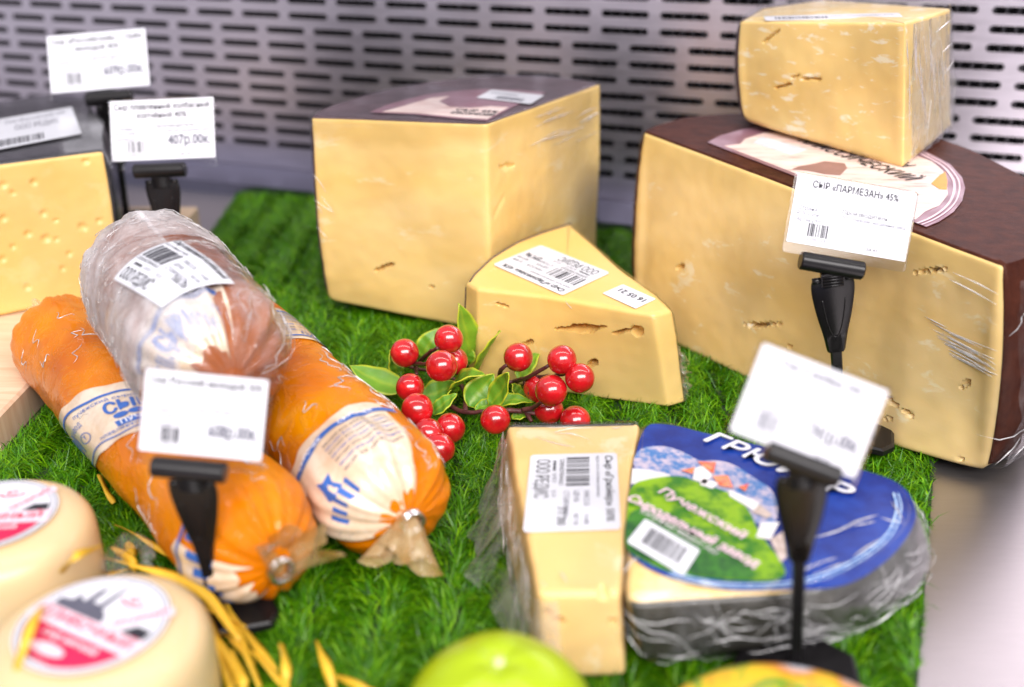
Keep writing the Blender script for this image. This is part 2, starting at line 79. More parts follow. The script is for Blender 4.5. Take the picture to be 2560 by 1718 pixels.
G1_CREASE=[((0.01446, 0.32301, 0.03328), (0.03001, 0.32619, 0.03327)), ((0.00828, 0.31989, 0.03328), (0.02185, 0.31259, 0.0333)), ((0.01505, 0.32238, 0.03328), (0.02755, 0.31743, 0.03329)), ((0.03557, 0.32619, 0.03327), (0.03939, 0.32748, 0.03327)), ((0.01213, 0.32683, 0.03327), (0.02331, 0.32773, 0.03327)), ((0.01352, 0.24196, 0.03345), (0.01525, 0.23721, 0.03346)), ((0.00753, 0.2372, 0.03347), (0.00939, 0.23488, 0.03347))]
T_CREASE=[((0.16596, 0.4436, 0.14068), (0.17441, 0.45489, 0.11158)), ((0.16056, 0.4364, 0.15241), (0.16485, 0.44213, 0.14165)), ((0.16573, 0.4433, 0.15354), (0.17206, 0.45174, 0.13636)), ((0.16645, 0.44425, 0.15628), (0.17509, 0.45578, 0.13036)), ((0.17297, 0.45295, 0.13885), (0.18451, 0.46835, 0.11985)), ((0.17315, 0.45319, 0.14369), (0.18201, 0.46501, 0.12157)), ((0.17695, 0.45825, 0.13712), (0.18391, 0.46754, 0.11664)), ((0.17427, 0.45467, 0.15125), (0.18199, 0.46498, 0.13528)), ((0.18171, 0.4646, 0.14383), (0.1863, 0.47072, 0.13344)), ((0.17731, 0.45873, 0.15485), (0.18724, 0.47198, 0.13263)), ((0.18463, 0.46848, 0.14168), (0.19223, 0.47863, 0.12175)), ((0.18713, 0.47182, 0.13958), (0.19559, 0.48311, 0.11386)), ((0.19012, 0.47581, 0.13959), (0.20244, 0.49223, 0.10812)), ((0.19124, 0.4773, 0.14104), (0.20116, 0.49053, 0.12311)), ((0.19107, 0.47706, 0.14558), (0.20198, 0.49162, 0.12225)), ((0.19671, 0.48458, 0.13625), (0.20439, 0.49483, 0.12428)), ((0.18495, 0.46891, 0.15095), (0.19653, 0.48433, 0.15432)), ((0.19332, 0.48007, 0.14017), (0.20217, 0.49186, 0.14317)), ((0.19861, 0.48712, 0.12949), (0.20682, 0.49805, 0.135)), ((0.19034, 0.47611, 0.12022), (0.1926, 0.47913, 0.0982)), ((0.17504, 0.45572, 0.13487), (0.19144, 0.47759, 0.10688))]
G2_CREASE=[((0.08124, 0.24078, 0.03377), (0.08791, 0.24464, 0.03375)), ((0.08788, 0.25736, 0.03371), (0.10421, 0.26537, 0.03367)), ((0.03129, 0.24073, 0.03381), (0.03679, 0.24853, 0.03378)), ((0.06879, 0.2323, 0.03381), (0.07466, 0.23808, 0.03378)), ((0.0455, 0.23832, 0.03381), (0.05809, 0.23541, 0.03381)), ((0.0816, 0.24189, 0.03376), (0.09399, 0.24825, 0.03373)), ((0.09585, 0.26033, 0.03369), (0.11266, 0.27037, 0.03365)), ((0.10351, 0.26456, 0.03367), (0.11067, 0.26672, 0.03366)), ((0.113, 0.2689, 0.03365), (0.11938, 0.26602, 0.03365)), ((0.11928, 0.2779, 0.03362), (0.11947, 0.26746, 0.03365)), ((0.08397, 0.23942, 0.03377), (0.09823, 0.24697, 0.03373)), ((0.09881, 0.24891, 0.03372), (0.10934, 0.25759, 0.03369))]
# ------------------------------------------------------------------ materials
MATS = {}
def srgb(r, g, b):
    f = lambda c: (c/255/12.92) if c/255 <= 0.04045 else ((c/255+0.055)/1.055)**2.4
    return (f(r), f(g), f(b), 1)
class NT:
    def __init__(s, name):
        s.m = bpy.data.materials.new(name); s.m.use_nodes = True; s.t = s.m.node_tree
        s.b = s.t.nodes['Principled BSDF']; s.out = s.t.nodes['Material Output']; MATS[name] = s.m
    def n(s, typ, **kw):
        nd = s.t.nodes.new(typ)
        for k, v in kw.items():
            if k.startswith('i_'):
                key = k[2:]; nd.inputs[int(key) if key.isdigit() else key].default_value = v
            else: setattr(nd, k, v)
        return nd
    def l(s, a, b): s.t.links.new(a, b)
    def noise(s, scale, detail=4, rough=0.55, stretch=None, coord='Object', dist=0.0, rot=None):
        tc = s.n('ShaderNodeTexCoord'); mp = s.n('ShaderNodeMapping')
        if stretch: mp.inputs['Scale'].default_value = stretch
        if rot: mp.inputs['Rotation'].default_value = rot
        s.l(tc.outputs[coord], mp.inputs[0])
        nz = s.n('ShaderNodeTexNoise'); nz.inputs['Scale'].default_value = scale
        nz.inputs['Detail'].default_value = detail; nz.inputs['Roughness'].default_value = rough
        nz.inputs['Distortion'].default_value = dist
        s.l(mp.outputs[0], nz.inputs['Vector']); return nz.outputs['Fac']
    def ramp(s, fac, stops):
        r = s.n('ShaderNodeValToRGB'); e = r.color_ramp.elements
        while len(e) < len(stops): e.new(0.5)
        for i, (p, c) in enumerate(stops): e[i].position = p; e[i].color = c if len(c) == 4 else (*c, 1)
        s.l(fac, r.inputs[0]); return r.outputs[0]
    def mix(s, fac, a, b):
        m = s.n('ShaderNodeMix', data_type='RGBA')
        for sock, v in ((m.inputs[0], fac), (m.inputs[6], a), (m.inputs[7], b)):
            if hasattr(v, 'links') or hasattr(v, 'is_linked'): s.l(v, sock)
            else: sock.default_value = v
        return m.outputs[2]
    def bump(s, fac, strength=0.3, dist=0.001, target=None, prev=None):
        b = s.n('ShaderNodeBump'); b.inputs['Strength'].default_value = strength; b.inputs['Distance'].default_value = dist
        s.l(fac, b.inputs['Height'])
        if prev: s.l(prev, b.inputs['Normal'])
        s.l(b.outputs[0], target or s.b.inputs['Normal']); return b.outputs[0]
    def set(s, **kw):
        for k, v in kw.items():
            s.b.inputs[k.replace('_', ' ')].default_value = v
        return s
W0 = (0, 0, 0, 1); W1 = (1, 1, 1, 1)
def plain(name, col, rough=0.5, metallic=0.0, coat=0.0, sss=0.0, spec=0.5, var=0.12, scale=120, bump=0.0):
    t = NT(name); t.set(Roughness=rough, Metallic=metallic)
    t.b.inputs['Coat Weight'].default_value = coat; t.b.inputs['Specular IOR Level'].default_value = spec
    c = col if len(col) == 4 else (*col, 1)
    f = t.noise(scale)
    lo = tuple(x*(1-var) for x in c[:3]) + (1,); hi = tuple(min(1, x*(1+var)) for x in c[:3]) + (1,)
    t.l(t.ramp(f, [(0.3, lo), (0.7, hi)]), t.b.inputs['Base Color'])
    if sss:
        t.b.inputs['Subsurface Weight'].default_value = sss; t.b.inputs['Subsurface Scale'].default_value = 0.004
        t.b.inputs['Subsurface Radius'].default_value = (1, 0.6, 0.3)
    if bump: t.bump(t.noise(scale*2), bump, 0.0005)
    return t.m
def cheese(name, base, deep, pale, patch=0.5, patch_lo=0.6, streak=(1, 1, 2.2), scale=60, rough=0.38, band=None):
    t = NT(name); t.set(Roughness=rough)
    f1 = t.noise(14, 3, 0.5, streak); f2 = t.noise(scale, 6, 0.62, streak, dist=0.4)
    c1 = t.ramp(f1, [(0.3, deep), (0.7, base)])
    k = t.ramp(f2, [(patch_lo, W0), (patch_lo + 0.07, (patch,)*3)])
    col = t.mix(k, c1, pale)
    if band:   # the paste next to the rind is drier and deeper in colour
        tc = t.n('ShaderNodeTexCoord'); sx = t.n('ShaderNodeSeparateXYZ'); t.l(tc.outputs['Object'], sx.inputs[0])
        ad = t.n('ShaderNodeMath', operation='MULTIPLY_ADD'); ad.inputs[1].default_value = 0.030; t.l(t.noise(16, 3, 0.5), ad.inputs[0]); t.l(sx.outputs['Z'], ad.inputs[2])
        mr = t.n('ShaderNodeMapRange'); mr.inputs[1].default_value = band[0] + 0.015; mr.inputs[2].default_value = band[1] + 0.015; mr.inputs[3].default_value = 0.0; mr.inputs[4].default_value = 0.75; t.l(ad.outputs[0], mr.inputs[0])
        col = t.mix(mr.outputs[0], col, band[2])
    t.l(col, t.b.inputs['Base Color'])
    t.b.inputs['Subsurface Weight'].default_value = 0.22; t.b.inputs['Subsurface Scale'].default_value = 0.002
    t.b.inputs['Subsurface Radius'].default_value = (1, 0.7, 0.25)
    f3 = t.noise(400, 3, 0.6); p = t.bump(f2, 0.16, 0.0005); p = t.bump(t.noise(260, 4, 0.6, (1, 1, 7)), 0.10, 0.0004, prev=p); t.bump(f3, 0.12, 0.0003, prev=p)
    return t.m
def film(name, haze=0.05, rough=0.12, bscale=70, stretch=(1, 1, 6), strength=0.7, rot=None, lo=0.55, hi=0.75, tint=(0.95, 0.95, 1, 1), refl=1.0, hscale=None):
    """Clear cling film: mostly see-through, fresnel gloss on a wrinkled normal, milky where it is bunched."""
    t = NT(name); N = t.t.nodes; N.remove(t.b)
    f = t.noise(bscale, 5, 0.6, stretch, rot=rot, dist=0.6)
    b = t.n('ShaderNodeBump'); b.inputs['Strength'].default_value = strength; b.inputs['Distance'].default_value = 0.002
    t.l(f, b.inputs['Height'])
    gl = t.n('ShaderNodeBsdfGlossy'); gl.inputs['Roughness'].default_value = rough; t.l(b.outputs[0], gl.inputs['Normal'])
    tr = t.n('ShaderNodeBsdfTransparent'); d1 = t.n('ShaderNodeBsdfDiffuse'); d1.inputs['Color'].default_value = tint; d2 = t.n('ShaderNodeBsdfTranslucent'); d2.inputs['Color'].default_value = tint
    df = t.n('ShaderNodeMixShader'); df.inputs[0].default_value = 0.45; t.l(d1.outputs[0], df.inputs[1]); t.l(d2.outputs[0], df.inputs[2])
    fr = t.n('ShaderNodeFresnel'); fr.inputs['IOR'].default_value = 1.3
    mu = t.n('ShaderNodeMath', operation='MULTIPLY'); mu.use_clamp = True; t.l(fr.outputs[0], mu.inputs[0])
    gm = t.ramp(t.noise(18, 3, 0.5), [(0.42, (0.15*refl,)*3), (0.62, (refl,)*3)]); t.l(gm, mu.inputs[1])
    mn = t.n('ShaderNodeMath', operation='MINIMUM'); mn.inputs[1].default_value = 0.38; t.l(mu.outputs[0], mn.inputs[0])
    m1 = t.n('ShaderNodeMixShader'); t.l(mn.outputs[0], m1.inputs[0]); t.l(tr.outputs[0], m1.inputs[1]); t.l(gl.outputs[0], m1.inputs[2])
    f2 = t.noise(hscale or bscale*1.7, 8, 0.72, stretch, rot=rot, dist=1.0)
    hz = t.ramp(f2, [(lo, W0), (hi, (haze,)*3)])
    m2 = t.n('ShaderNodeMixShader'); t.l(hz, m2.inputs[0]); t.l(m1.outputs[0], m2.inputs[1]); t.l(df.outputs[0], m2.inputs[2])
    t.l(m2.outputs[0], t.out.inputs['Surface']); return t.m
def steel(name, col, rough, stretch, scale=90, strength=0.1, rot=None, aniso=0.0):
    t = NT(name); t.set(Metallic=1.0, Roughness=rough)
    f = t.noise(scale, 5, 0.6, stretch, rot=rot)
    c2 = tuple(x*0.86 for x in col[:3])
    t.l(t.ramp(f, [(0.3, (*c2, 1)), (0.7, (*col[:3], 1))]), t.b.inputs['Base Color'])
    r = t.n('ShaderNodeMapRange'); r.inputs[3].default_value = rough*0.8; r.inputs[4].default_value = rough*1.25
    t.l(f, r.inputs[0]); t.l(r.outputs[0], t.b.inputs['Roughness'])
    t.bump(f, strength, 0.0003); return t.m

M_PASTE_A = cheese('cheese_paste_smooth', (0.869, 0.640, 0.282, 1), (0.838, 0.573, 0.194, 1), (0.90, 0.80, 0.54, 1), 0.45, 0.60, (1, 1, 2.6), 35, band=(0.089, 0.096, (0.72, 0.49, 0.16, 1)))
M_PASTE_H = cheese('cheese_paste_aged', (0.848, 0.635, 0.308, 1), (0.818, 0.559, 0.202, 1), (0.90, 0.81, 0.57, 1), 0.6, 0.60, (1, 1, 2.2), 55, band=(0.068, 0.090, (0.74, 0.52, 0.17, 1)))
M_PASTE_T = cheese('cheese_paste_crystals', (0.879, 0.654, 0.273, 1), (0.848, 0.583, 0.202, 1), (0.93, 0.86, 0.66, 1), 0.8, 0.57, (1, 1, 2.8), 85)
M_PASTE_S = cheese('cheese_paste_wedge', (0.869, 0.621, 0.238, 1), (0.838, 0.544, 0.158, 1), (0.91, 0.81, 0.54, 1), 0.5, 0.64, (1, 1, 2.0), 50)
M_PASTE_B = cheese('cheese_paste_eyed', (0.87, 0.59, 0.22, 1), (0.84, 0.51, 0.14, 1), (0.89, 0.68, 0.34, 1), 0.3, 0.6, (1, 1, 1), 40)
M_PASTE_G = cheese('cheese_paste_pale', (0.889, 0.630, 0.282, 1), (0.848, 0.544, 0.185, 1), (0.94, 0.82, 0.58, 1), 0.5, 0.58, (1, 1, 1), 40)
M_PASTE_M = cheese('cheese_cream', (0.74, 0.57, 0.34, 1), (0.71, 0.51, 0.27, 1), (0.76, 0.63, 0.44, 1), 0.3, 0.6, (1, 1, 1), 40, 0.3)
def rind(name, a, b, rough, coat, bump=0.3, scale=90, spec=0.4):
    t = NT(name); t.set(Roughness=rough); t.b.inputs['Specular IOR Level'].default_value = spec; t.b.inputs['Coat Weight'].default_value = coat; t.b.inputs['Coat Roughness'].default_value = 0.12
    f = t.noise(scale, 6, 0.65); t.l(t.ramp(f, [(0.35, a), (0.65, b)]), t.b.inputs['Base Color'])
    t.bump(f, bump, 0.0008); return t.m
M_RIND_A = rind('rind_purple_brown', (0.045, 0.026, 0.032, 1), (0.10, 0.062, 0.075, 1), 0.45, 0.25)
M_RIND_H = rind('rind_brown_wax', (0.040, 0.011, 0.007, 1), (0.080, 0.024, 0.014, 1), 0.45, 0.0, 0.5, 140, 0.05)
M_RIND_B = rind('rind_black', (0.015, 0.015, 0.018, 1), (0.05, 0.048, 0.055, 1), 0.35, 0.5)
M_RIND_G = rind('rind_dark_olive', (0.025, 0.024, 0.02, 1), (0.07, 0.066, 0.055, 1), 0.4, 0.3, 0.4, 60)
M_FILM = film('cling_film_clear', 0.10, 0.12, 45, (1, 1, 4), 0.25, lo=0.64, hi=0.82, refl=0.8)
M_FILM_D = film('cling_film_diagonal', 0.35, 0.12, 45, (1, 1, 7), 0.4, (0.0, 0.5, 0.0), lo=0.66, hi=0.88, refl=0.8)
M_FILM_W = film('cling_film_bunched', 0.86, 0.10, 110, (1.5, 1.5, 0.8), 0.95, lo=0.28, hi=0.68, tint=(0.98, 0.97, 1, 1), refl=3.0, hscale=20)
M_FILM_S = film('cling_film_loose', 0.28, 0.11, 60, (1.6, 1.6, 0.6), 0.75, lo=0.45, hi=0.8, refl=2.4, hscale=26)
M_FILM_K = film('cling_film_skirt', 0.60, 0.10, 80, (2.2, 2.2, 0.5), 0.8, lo=0.40, hi=0.78, tint=(0.98, 0.96, 0.97, 1), refl=3.0, hscale=30)
M_PAPER = plain('paper_white', (0.74, 0.74, 0.80), 0.6, var=0.02)
M_PAPER2 = plain('paper_sticker', (0.74, 0.75, 0.81), 0.45, var=0.03, coat=0.15)
M_INK = plain('ink_black', (0.02, 0.02, 0.03), 0.6)
M_INKG = plain('ink_grey', (0.10, 0.10, 0.14), 0.6)
M_INKB = plain('ink_blue', (0.035, 0.13, 0.46), 0.5)
M_INKR = plain('ink_crimson', (0.62, 0.012, 0.08), 0.5)
M_INKP = plain('ink_pale_pink', (0.88, 0.66, 0.74), 0.5)
M_INKW = plain('ink_white', (0.85, 0.86, 0.92), 0.5, var=0.02)
M_MAUVE = plain('label_mauve', (0.26, 0.13, 0.17), 0.4, coat=0.3)
M_BIRCH = NT('label_birch')
_f = M_BIRCH.noise(90, 6, 0.7, (0.5, 2.2, 1), rot=(0, 0, -0.5)); M_BIRCH.l(M_BIRCH.ramp(_f, [(0.32, (0.55, 0.33, 0.30, 1)), (0.47, (0.80, 0.62, 0.58, 1)), (0.7, (0.90, 0.80, 0.76, 1))]), M_BIRCH.b.inputs['Base Color'])
M_BIRCH.set(Roughness=0.35); M_BIRCH = M_BIRCH.m
M_ORANGEINK = plain('label_orange', (0.92, 0.30, 0.02), 0.4)
M_BROWNINK = plain('label_brown', (0.30, 0.16, 0.15), 0.4)
M_LBLUE = plain('label_pale_blue', (0.60, 0.70, 0.80), 0.4)
def two(name, a, b, scale, p0=0.42, p1=0.58, rough=0.25, coat=0.3, spec=0.5):
    t = NT(name); t.b.inputs['Specular IOR Level'].default_value = spec; f = t.noise(scale, 6, 0.7); t.l(t.ramp(f, [(p0, a), (p1, b)]), t.b.inputs['Base Color']); t.set(Roughness=rough)
    t.b.inputs['Coat Weight'].default_value = coat; return t.m
M_SKY = two('label_sky_blue', (0.006, 0.022, 0.19, 1), (0.012, 0.050, 0.32, 1), 25, coat=0.0, spec=0.12)
M_MOUNT = two('label_mountain', (0.07, 0.20, 0.48, 1), (0.58, 0.50, 0.60, 1), 260, coat=0.0, spec=0.12)
M_HILL = two('label_meadow', (0.03, 0.18, 0.006, 1), (0.25, 0.46, 0.008, 1), 130, coat=0.0, spec=0.12)
M_HILLD = two('label_wood', (0.015, 0.085, 0.02, 1), (0.05, 0.22, 0.02, 1), 120, coat=0.0, spec=0.12)
M_ROOF = two('label_roof', (0.75, 0.06, 0.02, 1), (0.85, 0.25, 0.05, 1), 200)
M_HOUSE = two('label_house', (0.75, 0.72, 0.72, 1), (0.88, 0.86, 0.84, 1), 150)
M_TAN = two('label_stone', (0.40, 0.30, 0.24, 1), (0.62, 0.50, 0.44, 1), 200)
M_RING = two('label_ring_blue', (0.15, 0.35, 0.70, 1), (0.45, 0.65, 0.88, 1), 400)
M_TAG = plain('tag_plastic_black', (0.008, 0.007, 0.008), 0.30, coat=0.0, var=0.2, spec=0.35)
def clear_plastic(name):
    t = NT(name); t.t.nodes.remove(t.b)
    gl = t.n('ShaderNodeBsdfGlossy'); gl.inputs['Roughness'].default_value = 0.06
    tr = t.n('ShaderNodeBsdfTransparent'); tr.inputs['Color'].default_value = (0.93, 0.93, 0.95, 1)
    fr = t.n('ShaderNodeFresnel'); fr.inputs['IOR'].default_value = 1.35
    m = t.n('ShaderNodeMixShader'); t.l(fr.outputs[0], m.inputs[0]); t.l(tr.outputs[0], m.inputs[1]); t.l(gl.outputs[0], m.inputs[2])
    t.l(m.outputs[0], t.out.inputs['Surface']); return t.m
M_CLEAR = clear_plastic('clear_plastic')
def casing(name, a, b, c, rough=0.16):
    t = NT(name); f = t.noise(22, 3, 0.5); col = t.ramp(f, [(0.3, a), (0.55, b), (0.75, c)])
    f2 = t.noise(120, 6, 0.7); t.l(col, t.b.inputs['Base Color'])
    t.set(Roughness=0.35); t.b.inputs['Specular IOR Level'].default_value = 0.05; t.b.inputs['Coat Weight'].default_value = 0.6; t.b.inputs['Coat Roughness'].default_value = 0.03; t.b.inputs['Coat IOR'].default_value = 1.38
    t.b.inputs['Subsurface Weight'].default_value = 0.08; t.b.inputs['Subsurface Scale'].default_value = 0.003
    t.b.inputs['Subsurface Radius'].default_value = (1, 0.4, 0.1)
    f3 = t.noise(55, 5, 0.65, dist=1.5); r3 = t.ramp(f3, [(0.45, W0), (0.5, W1), (0.56, W0)])
    p = t.bump(r3, 0.28, 0.0012); t.bump(f2, 0.10, 0.0006, prev=p)
    cb = t.n('ShaderNodeBump'); cb.inputs['Strength'].default_value = 0.6; cb.inputs['Distance'].default_value = 0.0022
    t.l(r3, cb.inputs['Height']); t.l(cb.outputs[0], t.b.inputs['Coat Normal'])
    return t.m
M_ORANGE = casing('smoked_casing_orange', (0.48, 0.095, 0.001, 1), (0.68, 0.19, 0.001, 1), (0.82, 0.32, 0.001, 1))
M_BROWNC = casing('smoked_casing_brown', (0.22, 0.055, 0.018, 1), (0.34, 0.10, 0.035, 1), (0.46, 0.17, 0.07, 1))
M_BAND = two('casing_band_cream', (0.70, 0.52, 0.36, 1), (0.82, 0.68, 0.54, 1), 60, rough=0.25, coat=0.5)
def tailmat(name):
    t = NT(name); f = t.noise(90, 5, 0.6); t.l(t.ramp(f, [(0.35, (0.38, 0.20, 0.05, 1)), (0.6, (0.62, 0.46, 0.24, 1))]), t.b.inputs['Base Color'])
    t.set(Roughness=0.2); t.b.inputs['Coat Weight'].default_value = 0.6; t.b.inputs['Alpha'].default_value = 0.55; return t.m
M_TAIL = tailmat('casing_tail')
M_METAL = plain('clip_metal', (0.75, 0.74, 0.76), 0.25, metallic=1.0)
M_BERRY = plain('berry_lacquer', (0.50, 0.008, 0.012), 0.22, coat=1.0, var=0.35, scale=160, bump=0.12)
def leafmat():
    t = NT('leaf_plastic'); f = t.noise(45, 3); at_ = t.n('ShaderNodeAttribute', attribute_name='edge')
    c = t.ramp(f, [(0.3, (0.06, 0.21, 0.012, 1)), (0.7, (0.20, 0.40, 0.02, 1))])
    t.l(t.mix(at_.outputs['Fac'], c, (0.52, 0.58, 0.03, 1)), t.b.inputs['Base Color']); t.set(Roughness=0.42)
    t.b.inputs['Transmission Weight'].default_value = 0.0; t.b.inputs['Subsurface Weight'].default_value = 0.2; t.b.inputs['Subsurface Scale'].default_value = 0.002
    t.bump(t.noise(300, 3, 0.5, (1, 4, 1)), 0.2, 0.0004); return t.m
M_LEAF = leafmat()
M_STEM = plain('stem_maroon', (0.09, 0.022, 0.022), 0.45, scale=400, bump=0.3, var=0.4)
def grassmat():
    t = NT('turf_strand'); a = t.n('ShaderNodeAttribute', attribute_name='tone')
    t.l(t.ramp(a.outputs['Fac'], [(0.0, (0.018, 0.090, 0.001, 1)), (0.5, (0.072, 0.26, 0.002, 1)), (1.0, (0.24, 0.50, 0.006, 1))]), t.b.inputs['Base Color'])
    t.set(Roughness=0.32); t.b.inputs['Specular IOR Level'].default_value = 0.3
    tl = t.n('ShaderNodeBsdfTranslucent'); tl.inputs[0].default_value = (0.10, 0.30, 0.004, 1)
    m = t.n('ShaderNodeMixShader'); m.inputs[0].default_value = 0.22; t.l(t.b.outputs[0], m.inputs[1]); t.l(tl.outputs[0], m.inputs[2]); t.l(m.outputs[0], t.out.inputs['Surface'])
    return t.m
M_GRASS = grassmat()
M_BACKING = plain('turf_backing', (0.012, 0.03, 0.008), 0.8)
M_STEEL = steel('counter_steel', (0.52, 0.49, 0.495), 0.42, (1, 40, 1), 60, 0.05, rot=(0, 0, R(-22)))
M_PANEL = steel('panel_steel', (0.86, 0.80, 0.89), 0.32, (1, 1, 8), 40, 0.04)
M_REFLECTION = steel('panel_reflection_steel', (0.30, 0.31, 0.42), 0.3, (20, 1, 1), 40, 0.05)  # blue-grey that stands for the panel gap mirrored in the counter
M_DARK = plain('duct_dark', (0.03, 0.028, 0.035), 0.6)
M_FIN = plain('fin_aluminium', (0.30, 0.29, 0.32), 0.35, metallic=1.0)
def woodmat():
    t = NT('board_wood'); f = t.noise(30, 5, 0.6, (1, 12, 1), dist=0.5)
    t.l(t.ramp(f, [(0.3, (0.66, 0.46, 0.30, 1)), (0.7, (0.80, 0.62, 0.45, 1))]), t.b.inputs['Base Color']); t.set(Roughness=0.55); t.bump(f, 0.15, 0.0004); return t.m
M_WOOD = woodmat()
M_STRAW = plain('raffia_yellow', (0.80, 0.46, 0.03), 0.4, var=0.25, scale=60, sss=0.1)
M_APPLE = two('apple_lime', (0.34, 0.47, 0.001, 1), (0.42, 0.56, 0.002, 1), 12, 0.35, 0.65, 0.32, 0.05)
M_DOT = plain('apple_navel', (0.72, 0.70, 0.45), 0.5)

def glintmat():  # white put into the colour of folds to stand for highlights
    t = NT('film_crease'); t.t.nodes.remove(t.b)
    gl = t.n('ShaderNodeBsdfGlossy'); gl.inputs['Roughness'].default_value = 0.25; df = t.n('ShaderNodeBsdfDiffuse'); df.inputs['Color'].default_value = (0.95, 0.94, 0.96, 1); tr = t.n('ShaderNodeBsdfTransparent')
    m1 = t.n('ShaderNodeMixShader'); m1.inputs[0].default_value = 0.5; t.l(gl.outputs[0], m1.inputs[1]); t.l(df.outputs[0], m1.inputs[2])
    fc = t.ramp(t.noise(150, 3), [(0.3, (0.15, 0.15, 0.15)), (0.65, (0.9, 0.9, 0.9))])
    m2 = t.n('ShaderNodeMixShader'); t.l(fc, m2.inputs[0]); t.l(tr.outputs[0], m2.inputs[1]); t.l(m1.outputs[0], m2.inputs[2]); t.l(m2.outputs[0], t.out.inputs['Surface']); return t.m
M_FOLD_GLINT = glintmat()
# ------------------------------------------------------------------ object helpers
def V(a): return np.asarray(a, float)
def tagp(o, label=None, cat=None, group=None, kind=None):
    if label: o['label'] = label
    if cat: o['category'] = cat
    if group: o['group'] = group
    if kind: o['kind'] = kind
    return o
def thing(name, loc, label, cat, group=None):
    o = bpy.data.objects.new(name, None); COL.objects.link(o); o.location = loc; o.empty_display_size = 0.01
    return tagp(o, label, cat, group)
def wloc(o):
    p = np.zeros(3)
    while o is not None: p += V(o.location); o = o.parent
    return p
def mesh(name, verts, faces, mats, parent=None, smooth=True, midx=None, origin=None):
    """verts in world coordinates; the object's origin is its root's location (or given)."""
    verts = V(verts)
    org = wloc(parent) if parent is not None else (V(origin) if origin is not None else np.zeros(3))
    me = bpy.data.meshes.new(name); me.from_pydata((verts - org).tolist(), [], [tuple(int(i) for i in f) for f in faces])
    for m in (mats if isinstance(mats, (list, tuple)) else [mats]): me.materials.append(m)
    if midx is not None: me.polygons.foreach_set('material_index', np.asarray(midx, np.int32))
    me.polygons.foreach_set('use_smooth', np.full(len(me.polygons), smooth, bool))
    me.update()
    o = bpy.data.objects.new(name, me); COL.objects.link(o)
    if parent is not None: o.parent = parent
    else: o.location = org
    return o
def fix_normals(o):
    bm = bmesh.new(); bm.from_mesh(o.data); bmesh.ops.recalc_face_normals(bm, faces=bm.faces); bm.to_mesh(o.data); bm.free(); return o
def smooth_by_angle(o, deg=35):
    bm = bmesh.new(); bm.from_mesh(o.data)
    for e in bm.edges:
        if len(e.link_faces) == 2 and e.calc_face_angle(0) > R(deg): e.smooth = False
    bm.to_mesh(o.data); bm.free(); return o
class MB:
    def __init__(s): s.v = []; s.f = []; s.m = []
    def add(s, verts, faces, m=0):
        k = len(s.v); s.v += [tuple(p) for p in verts]; s.f += [tuple(i + k for i in f) for f in faces]; s.m += [m]*len(faces); return s
    def box(s, c, hx, hy, hz, ax=None, m=0):
        c = V(c); ax = [V(a) for a in (ax or ((1, 0, 0), (0, 1, 0), (0, 0, 1)))]
        vs = [c + ax[0]*hx*i + ax[1]*hy*j + ax[2]*hz*k for i in (-1, 1) for j in (-1, 1) for k in (-1, 1)]
        return s.add(vs, [(0, 1, 3, 2), (4, 6, 7, 5), (0, 4, 5, 1), (2, 3, 7, 6), (0, 2, 6, 4), (1, 5, 7, 3)], m)
    def rings(s, rings, cap0=True, cap1=True, m=0):
        n = len(rings[0]); k = len(s.v)
        for r in rings: s.v += [tuple(p) for p in r]
        for i in range(len(rings) - 1):
            for j in range(n):
                a = k + i*n + j; b = k + i*n + (j + 1) % n; s.f.append((a, b, b + n, a + n)); s.m.append(m)
        if cap0: s.f.append(tuple(k + j for j in reversed(range(n)))); s.m.append(m)
        if cap1: s.f.append(tuple(k + (len(rings) - 1)*n + j for j in range(n))); s.m.append(m)
        return s
    def tube(s, pts, rad, n=8, m=0):
        pts = [V(p) for p in pts]; rad = rad if isinstance(rad, (list, tuple)) else [rad]*len(pts); rs = []
        for i, p in enumerate(pts):
            t = pts[min(i + 1, len(pts) - 1)] - pts[max(i - 1, 0)]; t /= np.linalg.norm(t) + 1e-12
            a = np.cross(t, (0, 0, 1)) if abs(t[2]) < 0.9 else np.cross(t, (0, 1, 0)); a /= np.linalg.norm(a); b = np.cross(a, t)
            rs.append([p + (a*math.cos(2*math.pi*j/n) + b*math.sin(2*math.pi*j/n))*rad[i] for j in range(n)])
        return s.rings(rs, m=m)
    def build(s, name, mats, parent=None, smooth=True, origin=None, fix=True):
        o = mesh(name, s.v, s.f, mats, parent, smooth, s.m, origin)
        if fix: fix_normals(o)
        return o
def spline(pts, n):
    pts = [V(p) for p in pts]
    if len(pts) == 2: return [pts[0] + (pts[1] - pts[0])*i/(n - 1) for i in range(n)]
    P = [2*pts[0] - pts[1]] + pts + [2*pts[-1] - pts[-2]]; out = []; segs = len(pts) - 1
    for i in range(n):
        u = i/(n - 1)*segs; k = min(int(u), segs - 1); t = u - k; a, b, c, d = P[k:k + 4]
        out.append(0.5*((2*b) + (-a + c)*t + (2*a - 5*b + 4*c - d)*t*t + (-a + 3*b - 3*c + d)*t**3))
    return out
